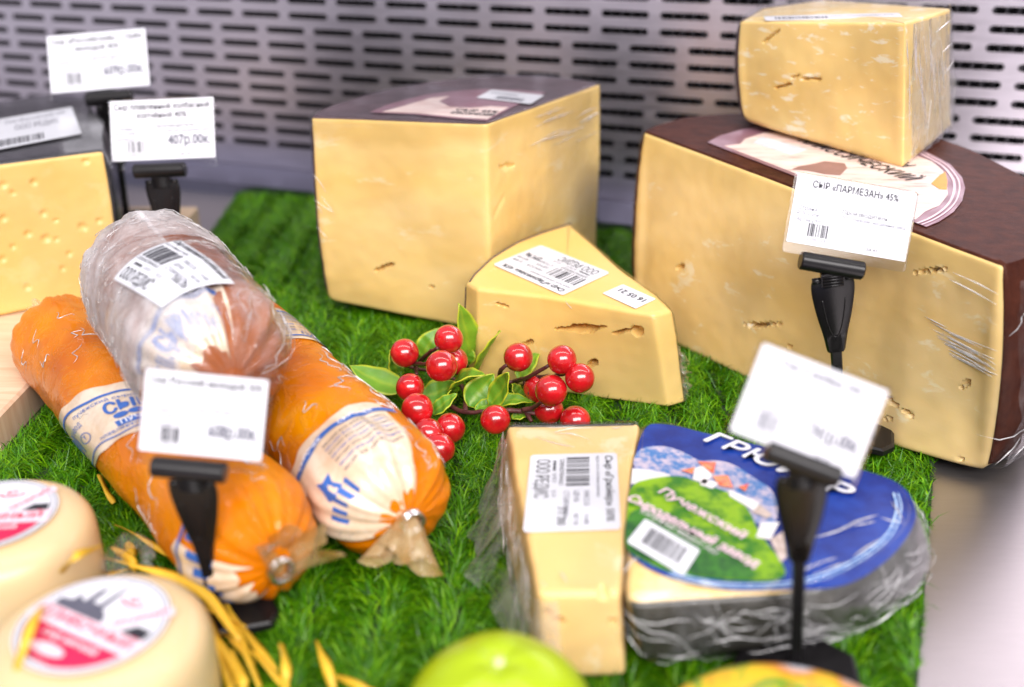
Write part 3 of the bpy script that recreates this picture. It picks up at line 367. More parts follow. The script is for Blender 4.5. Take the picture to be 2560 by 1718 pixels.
# ---- flat print --------------------------------------------------
_tc = {}
def text_geo(s, bold=0.0, shear=0.0):
    key = (s, bold, shear)
    if key in _tc: return _tc[key]
    cu = bpy.data.curves.new('t', 'FONT'); cu.body = s; cu.size = 1.0; cu.resolution_u = 2; cu.offset = bold; cu.shear = shear
    ob = bpy.data.objects.new('t', cu); COL.objects.link(ob); bpy.context.view_layer.update()
    me = bpy.data.meshes.new_from_object(ob.evaluated_get(bpy.context.evaluated_depsgraph_get()))
    v = np.array([x.co[:2] for x in me.vertices]) if len(me.vertices) else np.zeros((0, 2)); f = [tuple(p.vertices) for p in me.polygons]
    bpy.data.objects.remove(ob); bpy.data.curves.remove(cu); bpy.data.meshes.remove(me)
    if len(v):
        v[:, 0] -= v[:, 0].min(); v /= 0.72      # cap height about 1
    _tc[key] = (v, f); return _tc[key]
class Print:
    """Collects flat marks on a surface given by fmap(x, y, lift) in label coordinates (metres, y up)."""
    def __init__(s, fmap): s.f = fmap; s.d = {}
    def put(s, mat, v2, faces, lift):
        mb = s.d.setdefault(mat.name, (mat, MB()))[1]
        mb.add([s.f(x, y, lift) for x, y in v2], faces)
    def text(s, mat, txt, x, y, h, width=None, bold=0.0, shear=0.0, lift=0.00012, center=False):
        v, f = text_geo(txt, 0.0, shear)
        if not len(v): return
        w = v[:, 0].max(); sx = (width/w) if width else h
        ox = x - (w*sx/2 if center else 0); e = min(bold*2.2, 0.045)*h
        for k, (ex, ey) in enumerate(((0, 0), (e, 0), (-e, 0), (0, e), (0, -e)) if bold > 0 else ((0, 0),)):   # heavier strokes
            s.put(mat, [(ox + a*sx + ex, y + b*h + ey) for a, b in v], f, lift + 0.00002*k)
    def rect(s, mat, x0, y0, x1, y1, lift=0.0001, n=1, m=1):
        v = [(x0 + (x1 - x0)*i/n, y0 + (y1 - y0)*j/m) for j in range(m + 1) for i in range(n + 1)]
        f = [(j*(n + 1) + i, j*(n + 1) + i + 1, (j + 1)*(n + 1) + i + 1, (j + 1)*(n + 1) + i) for j in range(m) for i in range(n)]
        s.put(mat, v, f, lift)
    def poly(s, mat, pts, lift=0.0001): s.put(mat, pts, [tuple(range(len(pts)))], lift)
    def barcode(s, mat, x, y, w, h, seed=1, n=30, lift=0.00012):
        rg = random.Random(seed); cx = x
        ws = [rg.choice((1, 1, 2, 3)) for _ in range(2*n)]; k = w/sum(ws)
        for i, q in enumerate(ws):
            if i % 2 == 0: s.rect(mat, cx, y, cx + q*k, y + h, lift, 1, 3)
            cx += q*k
    def done(s, parent):
        for nm, (mat, mb) in s.d.items():
            name = {'ink_black': 'black_print', 'ink_grey': 'grey_print', 'ink_blue': 'blue_print', 'ink_crimson': 'crimson_print', 'ink_pale_pink': 'pink_lettering', 'ink_white': 'white_lettering'}.get(nm, nm + '_print')
            mesh(name, mb.v, mb.f, mat, parent, False)
def planar(O, X, Y):
    O, X, Y = V(O), V(X), V(Y); nx = X/np.linalg.norm(X); Yp = Y - nx*(Y@nx); ny = Yp/np.linalg.norm(Yp); n = np.cross(nx, ny)
    return lambda x, y, l=0.0: O + nx*x + ny*y + n*l
def quadmap(TL, TR, BL):
    TL, TR, BL = V(TL), V(TR), V(BL); X = TR - TL; Y = TL - BL; n = np.cross(X, Y); n /= np.linalg.norm(n)
    lx, ly = np.linalg.norm(X), np.linalg.norm(Y); nx, ny = X/lx, Y/ly
    return (lambda x, y, l=0.0: BL + nx*x + ny*y + n*l), lx, ly
def sheet(fm, w, h, name, mat, parent, thick=0.00025, r=0.0015, lift=0.0, nx=1):
    """A thin paper sheet with rounded corners, top face at lift, real thickness."""
    pts = []
    for cx, cy, a0 in ((w - r, r, -90), (w - r, h - r, 0), (r, h - r, 90), (r, r, 180)):
        for k in range(4): a = R(a0 + 30*k); pts.append((cx + r*math.cos(a), cy + r*math.sin(a)))
    n = len(pts); v = [fm(x, y, lift) for x, y in pts] + [fm(x, y, lift - thick) for x, y in pts]
    f = [tuple(range(n)), tuple(reversed(range(n, 2*n)))] + [(i + n, (i + 1) % n + n, (i + 1) % n, i) for i in range(n)]
    return fix_normals(mesh(name, v, f, mat, parent, False))
def flat_poly(pts3, up, name, mat, parent, lift, thick=0.0002):
    pts3 = [V(p) for p in pts3]; up = V(up); n = len(pts3)
    v = [p + up*lift for p in pts3] + [p + up*(lift - thick) for p in pts3]
    f = [tuple(range(n)), tuple(reversed(range(n, 2*n)))] + [(i + n, (i + 1) % n + n, (i + 1) % n, i) for i in range(n)]
    return fix_normals(mesh(name, v, f, mat, parent, False))
def weigh_label(parent, TL, TR, BL, title, seed, lift0=0.0, maker='ООО РЕДИС', sum_='166.06', fm=None, w=None, h=None, name='weigh_sticker'):
    if fm is None: fm, w, h = quadmap(TL, TR, BL)
    base = fm
    lab = sheet(lambda x, y, l=0.0: base(x, y, l + lift0), w, h, name, M_PAPER2, parent, lift=0.0003, r=min(w, h)*0.05)
    p = Print(lambda x, y, l=0.0: base(x, y, l + lift0 + 0.0003))
    p.text(M_INK, title, w*0.05, h*0.86, h*0.085, w*0.86, 0.004, 0.15)
    p.text(M_INKG, 'м.д.ж. в с.в. состав на упаковке', w*0.05, h*0.76, h*0.04, w*0.55)
    p.barcode(M_INK, w*0.06, h*0.42, w*0.40, h*0.26, seed, 13)
    p.text(M_INK, '2200427004262', w*0.08, h*0.345, h*0.05, w*0.36)
    for i, s in enumerate(('МАССА', 'ЦЕНА', 'СТОИМОСТЬ')): p.text(M_INKG, s, w*0.52, h*(0.62 - 0.11*i), h*0.06)
    p.text(M_INKG, '0.408', w*0.82, h*0.62, h*0.06); p.text(M_INKG, '407.00', w*0.80, h*0.51, h*0.06)
    p.text(M_INK, sum_, w*0.72, h*0.34, h*0.10, w*0.22, 0.005)
    p.text(M_INK, 'упакован', w*0.10, h*0.27, h*0.04, w*0.14, 0.006); p.text(M_INKG, '16.05.21', w*0.28, h*0.27, h*0.045); p.text(M_INKG, '23.10', w*0.5, h*0.27, h*0.045)
    p.text(M_INK, maker, w*0.08, h*0.08, h*0.15, w*0.52)
    p.done(lab); return lab
def chaikin(P, it=2):
    P = [V(p) for p in P]
    for _ in range(it): P = [q for i in range(len(P)) for q in (P[i]*0.75 + P[(i + 1) % len(P)]*0.25, P[i]*0.25 + P[(i + 1) % len(P)]*0.75)]
    return P
def crease_glints(segs, parent, rad=0.00022):
    # raised cling film folds, coloured white to stand for their glints
    mb = MB()
    for i, (a, b) in enumerate(segs):
        a, b = V(a), V(b); rg = random.Random(i); mid = (a + b)/2 + V((0, 0, rg.uniform(-0.0008, 0.0012)))
        pts = spline([a, mid, b], 9); mb.tube(pts, [rad*(0.2 + math.sin(math.pi*k/8)*rg.uniform(0.5, 1.0)) for k in range(9)], 5)
    o = mb.build('film_crease_glints', M_FOLD_GLINT, parent); o['kind'] = 'stuff'; return o
def side_fold_glints(wdg, i0, i1, n, parent, off=0.003, rad=0.00025, slope=0.35, ln=0.014, seed=0, t0=0.1, t1=0.9):
    # crumpled film folds off a cheese's side, glints put in as white colour
    rg = random.Random(seed); mb = MB(); N = len(wdg.S); st = np.linalg.norm(wdg.S[1][:2] - wdg.S[0][:2])
    for _ in range(n):
        i = rg.uniform(i0, i1); t = rg.uniform(t0, t1); L = ln*rg.uniform(0.3, 1); h = slope + rg.gauss(0, 0.5); pts = []; ph = rg.random()*6
        for k in range(8):
            u = (k/7 - 0.5)*L; ii = int(i + u*math.cos(h)/max(st, 1e-5)) % N; tt = min(0.98, max(0.03, t + (u*math.sin(h) + 0.0008*math.sin(k + ph))/wdg.H)); pts.append(wdg.pos(ii, tt, off, False))
        mb.tube(pts, [rad*(0.2 + math.sin(math.pi*k/7)*rg.uniform(0.4, 1)) for k in range(8)], 5)
    o = mb.build('film_fold_glints', M_FOLD_GLINT, parent); o['kind'] = 'stuff'; return o
# ---- cheese pieces ----------------------------------------------
def resample(P, kinds, step):
    """P: list of 6-vectors (top xyz, bottom xyz), closed; returns dense samples, rind weight."""
    out = []; kw = []; n = len(P)
    for i in range(n):
        a, b = V(P[i]), V(P[(i + 1) % n]); L = np.linalg.norm((b - a)[:3]); m = max(2, int(L/step))
        for j in range(m): out.append(a + (b - a)*j/m); kw.append(1.0 if kinds[i] == 'r' else 0.0)
    return np.array(out), np.array(kw)
def smooth_closed(a, it):
    for _ in range(it): a = 0.25*np.roll(a, 1, 0) + 0.5*a + 0.25*np.roll(a, -1, 0)
    return a
class Wedge:
    def __init__(s, P, kinds, step=0.0009, corner=3, bulge=0.003, er_t=0.0012, er_b=0.0025, wav=0.0004, cracks=(), nv=None, seed=0):
        s.S, s.kw = resample(P, kinds, step); s.S = smooth_closed(s.S, corner); s.kws = smooth_closed(s.kw, 12)
        s.bulge, s.er_t, s.er_b, s.wav, s.cracks, s.seed = bulge, er_t, er_b, wav, cracks, seed
        d = np.roll(s.S, -1, 0)[:, :2] - np.roll(s.S, 1, 0)[:, :2]; t = d/np.linalg.norm(d, axis=1)[:, None]
        x, y = s.S[:, 0], s.S[:, 1]; ar = np.sum(x*np.roll(y, -1) - np.roll(x, -1)*y)
        s.n = np.stack([t[:, 1], -t[:, 0]], 1)*(1 if ar > 0 else -1); s.ccw = ar > 0
        s.n = smooth_closed(s.n, 2); s.n /= np.linalg.norm(s.n, axis=1)[:, None]
        s.H = float(np.mean(s.S[:, 2] - s.S[:, 5])); s.nv = nv or max(12, int(s.H/step))
        s.c = s.S[:, :3].mean(0); s.cb = s.S[:, 3:].mean(0)
    def pos(s, idx, t, off=0.0, dent=True):
        a = s.S[idx]; p = a[3:] + (a[:3] - a[3:])*t; h = a[2] - a[5]; n = s.n[idx]
        o = off + s.bulge*s.kws[idx]*4*t*(1 - t)
        dt, db = (1 - t)*h, t*h
        if dt < s.er_t: o -= s.er_t - math.sqrt(max(0, s.er_t**2 - (s.er_t - dt)**2))
        erb = s.er_b*(1 + 1.5*s.kws[idx])
        if db < erb: o -= erb - math.sqrt(max(0, erb**2 - (erb - db)**2))
        q = Vector((p[0]*28 + s.seed, p[1]*28, p[2]*28)); o += 1.6*s.wav*mnoise.noise(q*0.6) + s.wav*mnoise.noise(q) + s.wav*0.3*mnoise.noise(q*6)
        if dent and s.kws[idx] < 0.5:
            for A, B, th, dp in s.cracks:
                if abs(p[2] - 0.5*(A[2] + B[2])) > 0.02: continue
                ab = B - A; L2 = ab@ab; pa = p - A; sn = pa[0]*n[0] + pa[1]*n[1]; pa = pa - V((n[0], n[1], 0))*sn; k = min(1, max(0, (pa@ab)/L2)); q2 = A + ab*k
                jig = 0.22*th*mnoise.noise(Vector((p[0]*420, p[1]*420, 3.3)))
                hd = abs((p[0] - q2[0])*n[1] - (p[1] - q2[1])*n[0]); vd = abs(p[2] - q2[2] + jig)
                if hd > 0.02 or abs((p[0] - q2[0])*n[0] + (p[1] - q2[1])*n[1]) > 0.015: continue
                tp = 0.35 + 0.65*min(1, 4*k*(1 - k)*1.6) if L2 > 4*th*th else 1.0
                dd = math.hypot(hd, vd) - 0.5*th*tp
                if dd < 0: o -= min(dp, 0.006)*min(1, -dd/(0.18*th*tp + 1e-9))
        return np.array([p[0] + n[0]*o, p[1] + n[1]*o, p[2]])
    def body(s, name, mat, parent):
        N = len(s.S); nv = s.nv; ts = [0.5 - 0.5*math.cos(math.pi*(0.04 + 0.92*k/nv)) for k in range(nv + 1)]
        ts = [k/nv for k in range(nv + 1)]; ts = [0, 0.3*ts[1]] + ts[1:-1] + [1 - 0.3*ts[1], 1]; nv = len(ts) - 1
        for A in range(len(s.cracks)): pass
        s.cracks = [(V(a), V(b), t, d) for a, b, t, d in s.cracks]
        verts = [s.pos(i, t) for t in ts for i in range(N)]
        f = []
        for k in range(nv):
            for i in range(N):
                j = (i + 1) % N; f.append((k*N + i, k*N + j, (k + 1)*N + j, (k + 1)*N + i))
        def cap(row, c):
            base = row*N; prev = [base + i for i in range(N)]
            for sc in (0.985, 0.94, 0.82, 0.6, 0.3):
                cur = []
                for i in range(N):
                    v = verts[base + i]; w = c + (v - c)*sc; w = np.array([w[0], w[1], c[2] + (v[2] - c[2])*sc + 0.0002*mnoise.noise(Vector(w*90))]); cur.append(len(verts)); verts.append(w)
                for i in range(N): j = (i + 1) % N; f.append((prev[i], prev[j], cur[j], cur[i]) if row else (prev[j], prev[i], cur[i], cur[j]))
                prev = cur
            k = len(verts); verts.append(c)
            for i in range(N): j = (i + 1) % N; f.append((prev[i], prev[j], k) if row else (prev[j], prev[i], k))
        cap(nv, s.c); cap(0, s.cb)
        return smooth_by_angle(fix_normals(mesh(name, verts, f, mat, parent, True)), 50)
    def shell(s, name, mat, parent, off=0.0006, cap=True, sides='r', thick=0.0009, stride=2, nv=14, wr=0.0, tlo=0.0, lift=0.0006, seed=0, thi=1.0, outl=0.00015):
        idx = list(range(0, len(s.S), stride)); N = len(idx); ts = [tlo + (thi - tlo)*k/nv for k in range(nv + 1)]
        verts = []; f = []
        def wob(p): return wr*(mnoise.noise(Vector((p[0]*60 + seed, p[1]*60, p[2]*22))) + 0.6*mnoise.noise(Vector((p[0]*190, p[1]*190 + seed, p[2]*50))))
        grid = {}
        rim = []
        for a, i in enumerate(idx):
            rw = s.kws[i] > 0.5
            p = s.pos(i, 1.0, (off if (rw or sides == 'all') else outl), False); p[2] += lift
            rim.append(len(verts)); verts.append(p)
        for a, i in enumerate(idx):
            if sides == 'r' and not (s.kws[i] > 0.45): continue
            if sides == 'none': continue
            for k, t in enumerate(ts):
                if k == nv and thi == 1.0: grid[a, k] = rim[a]; continue
                p = s.pos(i, t, off, False)
                if wr: n = s.n[i]; q = wob(p); p[0] += n[0]*q; p[1] += n[1]*q
                grid[a, k] = len(verts); verts.append(p)
        for a in range(N):
            b = (a + 1) % N
            for k in range(nv):
                if (a, k) in grid and (b, k) in grid: f.append((grid[a, k], grid[b, k], grid[b, k + 1], grid[a, k + 1]))
        if cap:
            prev = rim; c = s.c + V((0, 0, lift))
            for sc in (0.96, 0.88, 0.76, 0.62, 0.46, 0.3, 0.14):
                cur = []
                for a in range(N):
                    v = V(verts[rim[a]]); w = c + (v - c)*sc; w[2] += (wob(w)*0.4 if wr else 0); cur.append(len(verts)); verts.append(w)
                for a in range(N): b = (a + 1) % N; f.append((prev[a], prev[b], cur[b], cur[a]))
                prev = cur
            k = len(verts); verts.append(c)
            for a in range(N): b = (a + 1) % N; f.append((prev[a], prev[b], k))
        o = fix_normals(mesh(name, verts, f, mat, parent, True))
        if thick:
            md = o.modifiers.new('thickness', 'SOLIDIFY'); md.thickness = thick; md.offset = -1
        smooth_by_angle(o, 50); return o
# ================================================================== setting
UP = (0, 0, 1)
# counter: one steel sheet with a folded front edge
cb_ = MB(); cb_.box((0.15, 0.42, -0.006), 0.95, 0.62, 0.006)
tagp(cb_.build('counter', M_STEEL, None, False), kind='structure')
# perforated back panel of the case -------------------------------------------------
PO = V((-0.2257, 0.799, 0.0)); PU = V((0.9433, -0.3320, 0)); PN = V((-0.3320, -0.9433, 0))   # PN faces the camera
def build_panel():
    mb = MB(); px, pz = 0.0385, 0.0105; sl, sh = 0.0157, 0.0022; dep = 0.0012
    u0, u1, z0 = -0.30, 1.0, 0.022
    nr, nc = 36, int((u1 - u0)/px)
    def pt(u, z, d=0.0): return PO + PU*u + V((0, 0, z)) + PN*d
    K = 6
    for r in range(nr):
        sh_ = px/2 if (r//3) % 2 else 0.0
        for c in range(nc):
            cu = u0 + (c + 0.5)*px + sh_; cz = z0 + (r + 0.5)*pz
            hole = []
            for k in range(K + 1): a = -math.pi/2 + math.pi*k/K; hole.append((cu + (sl - sh) + sh*math.cos(a), cz + sh*math.sin(a)))
            for k in range(K + 1): a = math.pi/2 + math.pi*k/K; hole.append((cu - (sl - sh) + sh*math.cos(a), cz + sh*math.sin(a)))
            outer = []
            for k in range(K + 1):
                outer.append((cu + px/2, cz - pz/2 + pz*k/K) if 0 < k < K else (cu + px/2, cz - pz/2 if k == 0 else cz + pz/2))
            for k in range(K + 1):
                outer.append((cu - px/2, cz + pz/2 - pz*k/K))
            n = len(hole)
            v = [pt(*q) for q in outer] + [pt(*q) for q in hole] + [pt(*q, -dep) for q in hole]
            f = [(i, (i + 1) % n, n + (i + 1) % n, n + i) for i in range(n)] + [(n + i, n + (i + 1) % n, 2*n + (i + 1) % n, 2*n + i) for i in range(n)]
            mb.add(v, f)
    L = u1 - u0 + px
    mb.add([pt(u0 - px, 0.004), pt(u1 + px, 0.004), pt(u1 + px, z0), pt(u0 - px, z0)], [(0, 1, 2, 3)])
    return mb.build('back_panel', M_PANEL, None, False, origin=PO, fix=False)
tagp(build_panel(), kind='structure')
mb = MB(); mb.box(PO + PU*0.35 - PN*0.055 + V((0, 0, 0.22)), 0.80, 0.004, 0.23, (PU, PN, UP)); tagp(mb.build('duct_wall', M_DARK, None, False), kind='structure')
mb = MB()
for k in range(210): mb.box(PO + PU*(-0.35 + 0.0068*k) - PN*0.028 + V((0, 0, 0.22)), 0.0005, 0.010, 0.2, (PU, PN, UP))
tagp(mb.build('cooling_fins', M_FIN, None, False), kind='stuff', label='thin upright metal fins behind the slotted panel', cat='fins')
mb = MB(); mb.box(PO + PU*0.35 + PN*0.026 + V((0, 0, 0.0045)), 0.8, 0.0245, 0.0045, (PU, PN, UP)); tagp(mb.build('panel_reflection', M_REFLECTION, None, False), kind='structure')  # added raised bar, coloured as the panel's dark reflection in the counter
# wooden board ----------------------------------------------------------------------
root = thing('wooden_board', (-0.33, 0.51, 0), 'pale bare wooden board lying under the black rinded cheese', 'board')
def board():
    mb = MB(); x0, x1, y0, y1, z0, z1, b = -0.46, -0.2065, 0.366, 0.66, 0.0005, 0.015, 0.0012
    r = lambda i, z: [(x0 + i, y0 + i, z), (x1 - i, y0 + i, z), (x1 - i, y1 - i, z), (x0 + i, y1 - i, z)]
    mb.rings([r(0, z0), r(0, z1 - b), r(b, z1)]); return smooth_by_angle(mb.build('plank', M_WOOD, root), 30)
board()
# artificial turf -------------------------------------------------------------------
MAT_POLY = [(0.300, 0.620), (-0.200, 0.7347), (-0.1935, 0.6275), (-0.2045, 0.354), (-0.206, 0.12), (0.0705, 0.12), (0.1168, 0.2332), (0.1765, 0.3790)]
turf = thing('turf_mat', (0, 0.42, 0), 'bright green artificial grass mat spread under the cheeses', 'mat')
flat_poly([(x, y, 0.0) for x, y in MAT_POLY], UP, 'backing', M_BACKING, turf, 0.0022, 0.0020)
def inside(px, py, poly):
    c = np.zeros(len(px), bool); n = len(poly)
    for i in range(n):
        x0, y0 = poly[i]; x1, y1 = poly[(i + 1) % n]
        hit = ((y0 > py) != (y1 > py)) & (px < (x1 - x0)*(py - y0)/(y1 - y0 + 1e-12) + x0); c ^= hit
    return c
def grass(nblade):
    g = RNG; pts = []
    tot = 0
    while tot < nblade:
        # denser towards the near part
        y = 0.12 + (0.735 - 0.12)*g.random(400000)**1.1; x = -0.21 + 0.51*g.random(400000)
        k = inside(x, y, MAT_POLY); pts.append(np.stack([x[k], y[k]], 1)); tot += int(k.sum())
    p = np.concatenate(pts)[:nblade]; n = len(p)
    # tufts: strands share a lean direction
    cell = np.floor(p/0.0042).astype(int); hsh = (cell[:, 0]*73856093 ^ cell[:, 1]*19349663) & 0xffff
    tuft = (hsh/65535.0); ang = tuft*2*np.pi*3.7 + g.normal(0, 0.7, n); ln = g.uniform(0.0050, 0.0110, n)
    lean = g.uniform(0.85, 1.75, n); wd = g.uniform(0.00018, 0.00036, n)
    dx, dy = np.cos(ang), np.sin(ang)
    b = np.stack([p[:, 0], p[:, 1], np.full(n, 0.0018)], 1)
    s1 = np.stack([dx*np.sin(lean*0.7), dy*np.sin(lean*0.7), np.cos(lean*0.7)], 1)*(ln*0.5)[:, None]
    l2 = np.minimum(lean*1.15 + g.normal(0, 0.2, n), 1.80); s2 = np.stack([dx*np.sin(l2), dy*np.sin(l2), np.cos(l2)], 1)*(ln*0.5)[:, None]
    tipx, tipy = p[:, 0] + dx*ln*0.75, p[:, 1] + dy*ln*0.75; keep = inside(tipx, tipy, MAT_POLY) | (g.random(n) < 0.04)
    ln = np.where(keep, ln, ln*0.25); s1 = s1*np.where(keep, 1, 0.3)[:, None]; s2 = s2*np.where(keep, 1, 0.3)[:, None]
    a2 = ang + np.pi/2 + g.normal(0, 0.6, n); wv = np.stack([np.cos(a2), np.sin(a2), np.zeros(n)], 1)*wd[:, None]
    v = np.stack([b - wv, b + wv, b + s1 - wv*0.9, b + s1 + wv*0.9, b + s1 + s2], 1).reshape(-1, 3)
    base = np.arange(n)*5
    quads = np.stack([base, base + 1, base + 3, base + 2], 1); tris = np.stack([base + 2, base + 3, base + 4], 1)
    me = bpy.data.meshes.new('strands'); me.vertices.add(len(v)); me.vertices.foreach_set('co', (v - wloc(turf)).ravel())
    loops = np.concatenate([quads.ravel(), tris.ravel()]); me.loops.add(len(loops)); me.loops.foreach_set('vertex_index', loops.astype(np.int32))
    st = np.concatenate([np.arange(n)*4, 4*n + np.arange(n)*3]); me.polygons.add(2*n); me.polygons.foreach_set('loop_start', st.astype(np.int32))
    me.update(calc_edges=True)
    at_ = me.attributes.new('tone', 'FLOAT', 'POINT')
    tone = np.clip(0.45 + 0.28*g.normal(0, 1, n) + 0.3*(tuft - 0.5), 0, 1); at_.data.foreach_set('value', np.repeat(tone, 5).astype(np.float32))
    me.materials.append(M_GRASS); o = bpy.data.objects.new('strands', me); COL.objects.link(o); o.parent = turf; o['kind'] = 'stuff'
grass(330000)

# ================================================================== cheeses
def P6(x, y, zt, zb, dx=0.0, dy=0.0): return (x, y, zt, x + dx, y + dy, zb)
# --- quarter wheel at the back ------------------------------------------------------
rt = thing('cheese_wedge', (-0.0118, 0.479, 0.004), 'tall pale quarter wheel with purple brown rind and round label, before the slotted panel', 'cheese')
zA = 0.1085; pts = []; kd = []
for i, (x, y) in enumerate(A_TOP):
    zb = 0.004 if i != 1 else 0.012
    if i in (2, 3): zb = 0.010 - 0.003*(i - 2)
    dx, dy = ((0.0, 0.0), (0.001, 0.006))[i == 1]
    if i == 0: dx, dy = 0.0015, -0.001
    pts.append(P6(x, y, zA - (0.0008 if i == 1 else 0), zb, dx, dy)); kd.append('c' if i in (0, 10) else 'r')
# straight cut faces get a midpoint so that they sag a little
wA = Wedge(pts, kd, 0.0010, 3, 0.002, 0.0008, 0.002, 0.0006, A_CRACKS, seed=3)
wA.body('paste', M_PASTE_A, rt); wA.shell('rind', M_RIND_A, rt, 0.0007, True, 'r')
lab = flat_poly([(x, y, zA) for x, y in A_LABEL], UP, 'label', M_MAUVE, rt, 0.0010)
flat_poly([(x, y, zA) for x, y in A_CREAM], UP, 'label_picture', M_BIRCH, lab, 0.0012, 0.00015)
pr = Print(planar((-0.030, 0.4945, zA + 0.0013), (0.9, -0.25, 0), (0.25, 0.9, 0)))
for j, s in enumerate(('КЛАССИЧЕСКИЙ', 'СЫР 45%')): pr.text(M_INK, s, 0.0, 0.002 + 0.0072*j, 0.005, 0.021, 0.006)
pr.done(lab)
fm, w_, h_ = quadmap(*[(x, y, zA + 0.0013) for x, y in (A_STICK[1], A_STICK[2], A_STICK[0])])
stk = sheet(fm, w_, h_, 'sticker', M_PAPER2, rt, 0.0002, 0.001, 0.0003); pr = Print(lambda x, y, l=0: fm(x, y, l + 0.0003)); pr.barcode(M_INKG, w_*0.3, h_*0.1, w_*0.5, h_*0.3, 4); pr.text(M_INKG, 'ООО РЕДИС', w_*0.1, h_*0.6, h_*0.14, w_*0.5); pr.done(stk)
wA.shell('cling_film', M_FILM, rt, 0.0016, True, 'all', 0, 3, 26, 0.0006, 0.02, 0.0019, 5)
crease_glints(A_CREASE, rt)
# bunched film over the side facing the mat edge
def side_sheet(wdg, i0, i1, t0, t1, off, wr, name, mat, parent, n=60, m=40, fx=26, fz=6, seed=0):
    N = len(wdg.S); v = []; f = []
    for a in range(n + 1):
        i = int(i0 + (i1 - i0)*a/n) % N
        for b in range(m + 1):
            t = t0 + (t1 - t0)*b/m; p = wdg.pos(i, min(1, max(0, t)), off, False)
            q = Vector((a/n*fx + seed, b/m*fz, seed*1.7)); o = wr*(0.7*mnoise.noise(q) + 0.5*abs(mnoise.noise(q*2.3)) + 0.3*mnoise.noise(q*5)); nn = wdg.n[i]
            v.append(p + V((nn[0], nn[1], 0.15))*o)
    for a in range(n):
        for b in range(m): f.append((a*(m + 1) + b, (a + 1)*(m + 1) + b, (a + 1)*(m + 1) + b + 1, a*(m + 1) + b + 1))
    return mesh(name, v, f, mat, parent, True)
# --- half wheel ---------------------------------------------------------------------
rt = thing('cheese_half_wheel', (0.125, 0.44, 0.004), 'large brown waxed half wheel with mauve round label and broad cut face', 'cheese')
TLh, TRh, NH = V(H_TL), V(H_TR), V(H_N)
def zH(x, y): return TLh[2] - (NH[0]*(x - TLh[0]) + NH[1]*(y - TLh[1]))/NH[2]
hb = [V(p) for p in H_BOT]; cum = [0]
for i in range(1, 8): cum.append(cum[-1] + np.linalg.norm(hb[i] - hb[i - 1]))
pts = []; kd = []
for i in range(8):
    t = TLh + (TRh - TLh)*(cum[i]/cum[-1]); pts.append((t[0], t[1], t[2], hb[i][0], hb[i][1], 0.0042)); kd.append('c' if i < 7 else 'r')
rim = [(0.1935, 0.3560), (0.2110, 0.3770), (0.2235, 0.4080)] + [p[:2] for p in H_ARC[:3:-1]] + [(0.187, 0.5465), (0.156, 0.5590)] + [p[:2] for p in H_ARC[3::-1]]
for i, (x, y) in enumerate(rim):
    s = (i + 1)/(len(rim) + 1); a = max(0, 1 - 3*s); b = max(0, (s - 0.66)*3)
    pts.append((x, y, zH(x, y), x + 0.0102*a - 0.002*b, y + 0.0006*a - 0.0295*b, 0.0042)); kd.append('r')
wH = Wedge(pts, kd, 0.0011, 4, 0.006, 0.0010, 0.0022, 0.0006, H_CRACKS, seed=9)
wH.body('paste', M_PASTE_H, rt); wH.shell('rind', M_RIND_H, rt, 0.0008, True, 'r', 0.0012, 2, 20)
lab = flat_poly(H_LABEL, NH, 'label', M_MAUVE, rt, 0.0012)
flat_poly(H_INNER, NH, 'label_picture', M_BIRCH, lab, 0.0014, 0.00015)
flat_poly(H_ORANGE, NH, 'orange_patch', M_ORANGEINK, lab, 0.0016, 0.00012)
flat_poly(H_BROWN, NH, 'brown_silhouette', M_BROWNINK, lab, 0.0016, 0.00012)
flat_poly(H_PAPER, NH, 'pale_blue_panel', M_LBLUE, lab, 0.0016, 0.00012)
for (O, X, Y), s in ((H_TEXT1, 'КЛАССИЧЕСКИЙ'), (H_TEXT2, 'ПАРМЕЗАН')):
    X = V(X)*(12/7 if len(s) > 9 else 1.5); O = V(O) - X*(5/12 if len(s) > 9 else 1/3) + (V(Y)*0.55 if len(s) < 9 else 0)
    pr = Print(planar(V(O) + NH*0.0017, X, Y)); pr.text(M_INK, s, 0, 0, np.linalg.norm(Y)*0.62, np.linalg.norm(X), 0.004, 0.1); pr.done(lab)
def ring_strip(pts, k0, k1, ctr, up, lift, mat, name, parent):
    n = len(pts); v = []; ctr = V(ctr); up = V(up)
    for p in pts: p = V(p); v += [ctr + (p - ctr)*k0 + up*lift, ctr + (p - ctr)*k1 + up*lift]
    return mesh(name, v, [(2*i, 2*i + 1, 2*i + 3, 2*i + 2) for i in range(n - 1)], mat, parent, False)
cH = (TLh + TRh)/2
sm = spline([V(p) for p in H_LABEL[5:]], 60)
for k0, k1 in ((0.93, 0.945), (0.962, 0.972)): ring_strip(sm, k0, k1, cH, NH, 0.0015, M_INKP, 'ring_line', lab)
wH.shell('cling_film', M_FILM_D, rt, 0.0018, False, 'all', 0, 3, 30, 0.0007, 0.02, 0.0004, 15)
crease_glints(H_CREASE, rt, 0.0003)
c7 = int(np.argmin(np.linalg.norm(wH.S[:, :2] - TRh[:2], axis=1)))
side_fold_glints(wH, c7 + 4, c7 + 150, 30, rt, 0.004, 0.0003, 0.9, 0.03, 5)
side_sheet(wH, c7 + 3, c7 + 150, 0.0, 0.95, 0.0035, 0.006, 'loose_film', M_FILM_S, rt, 70, 30, 7, 2, 6)
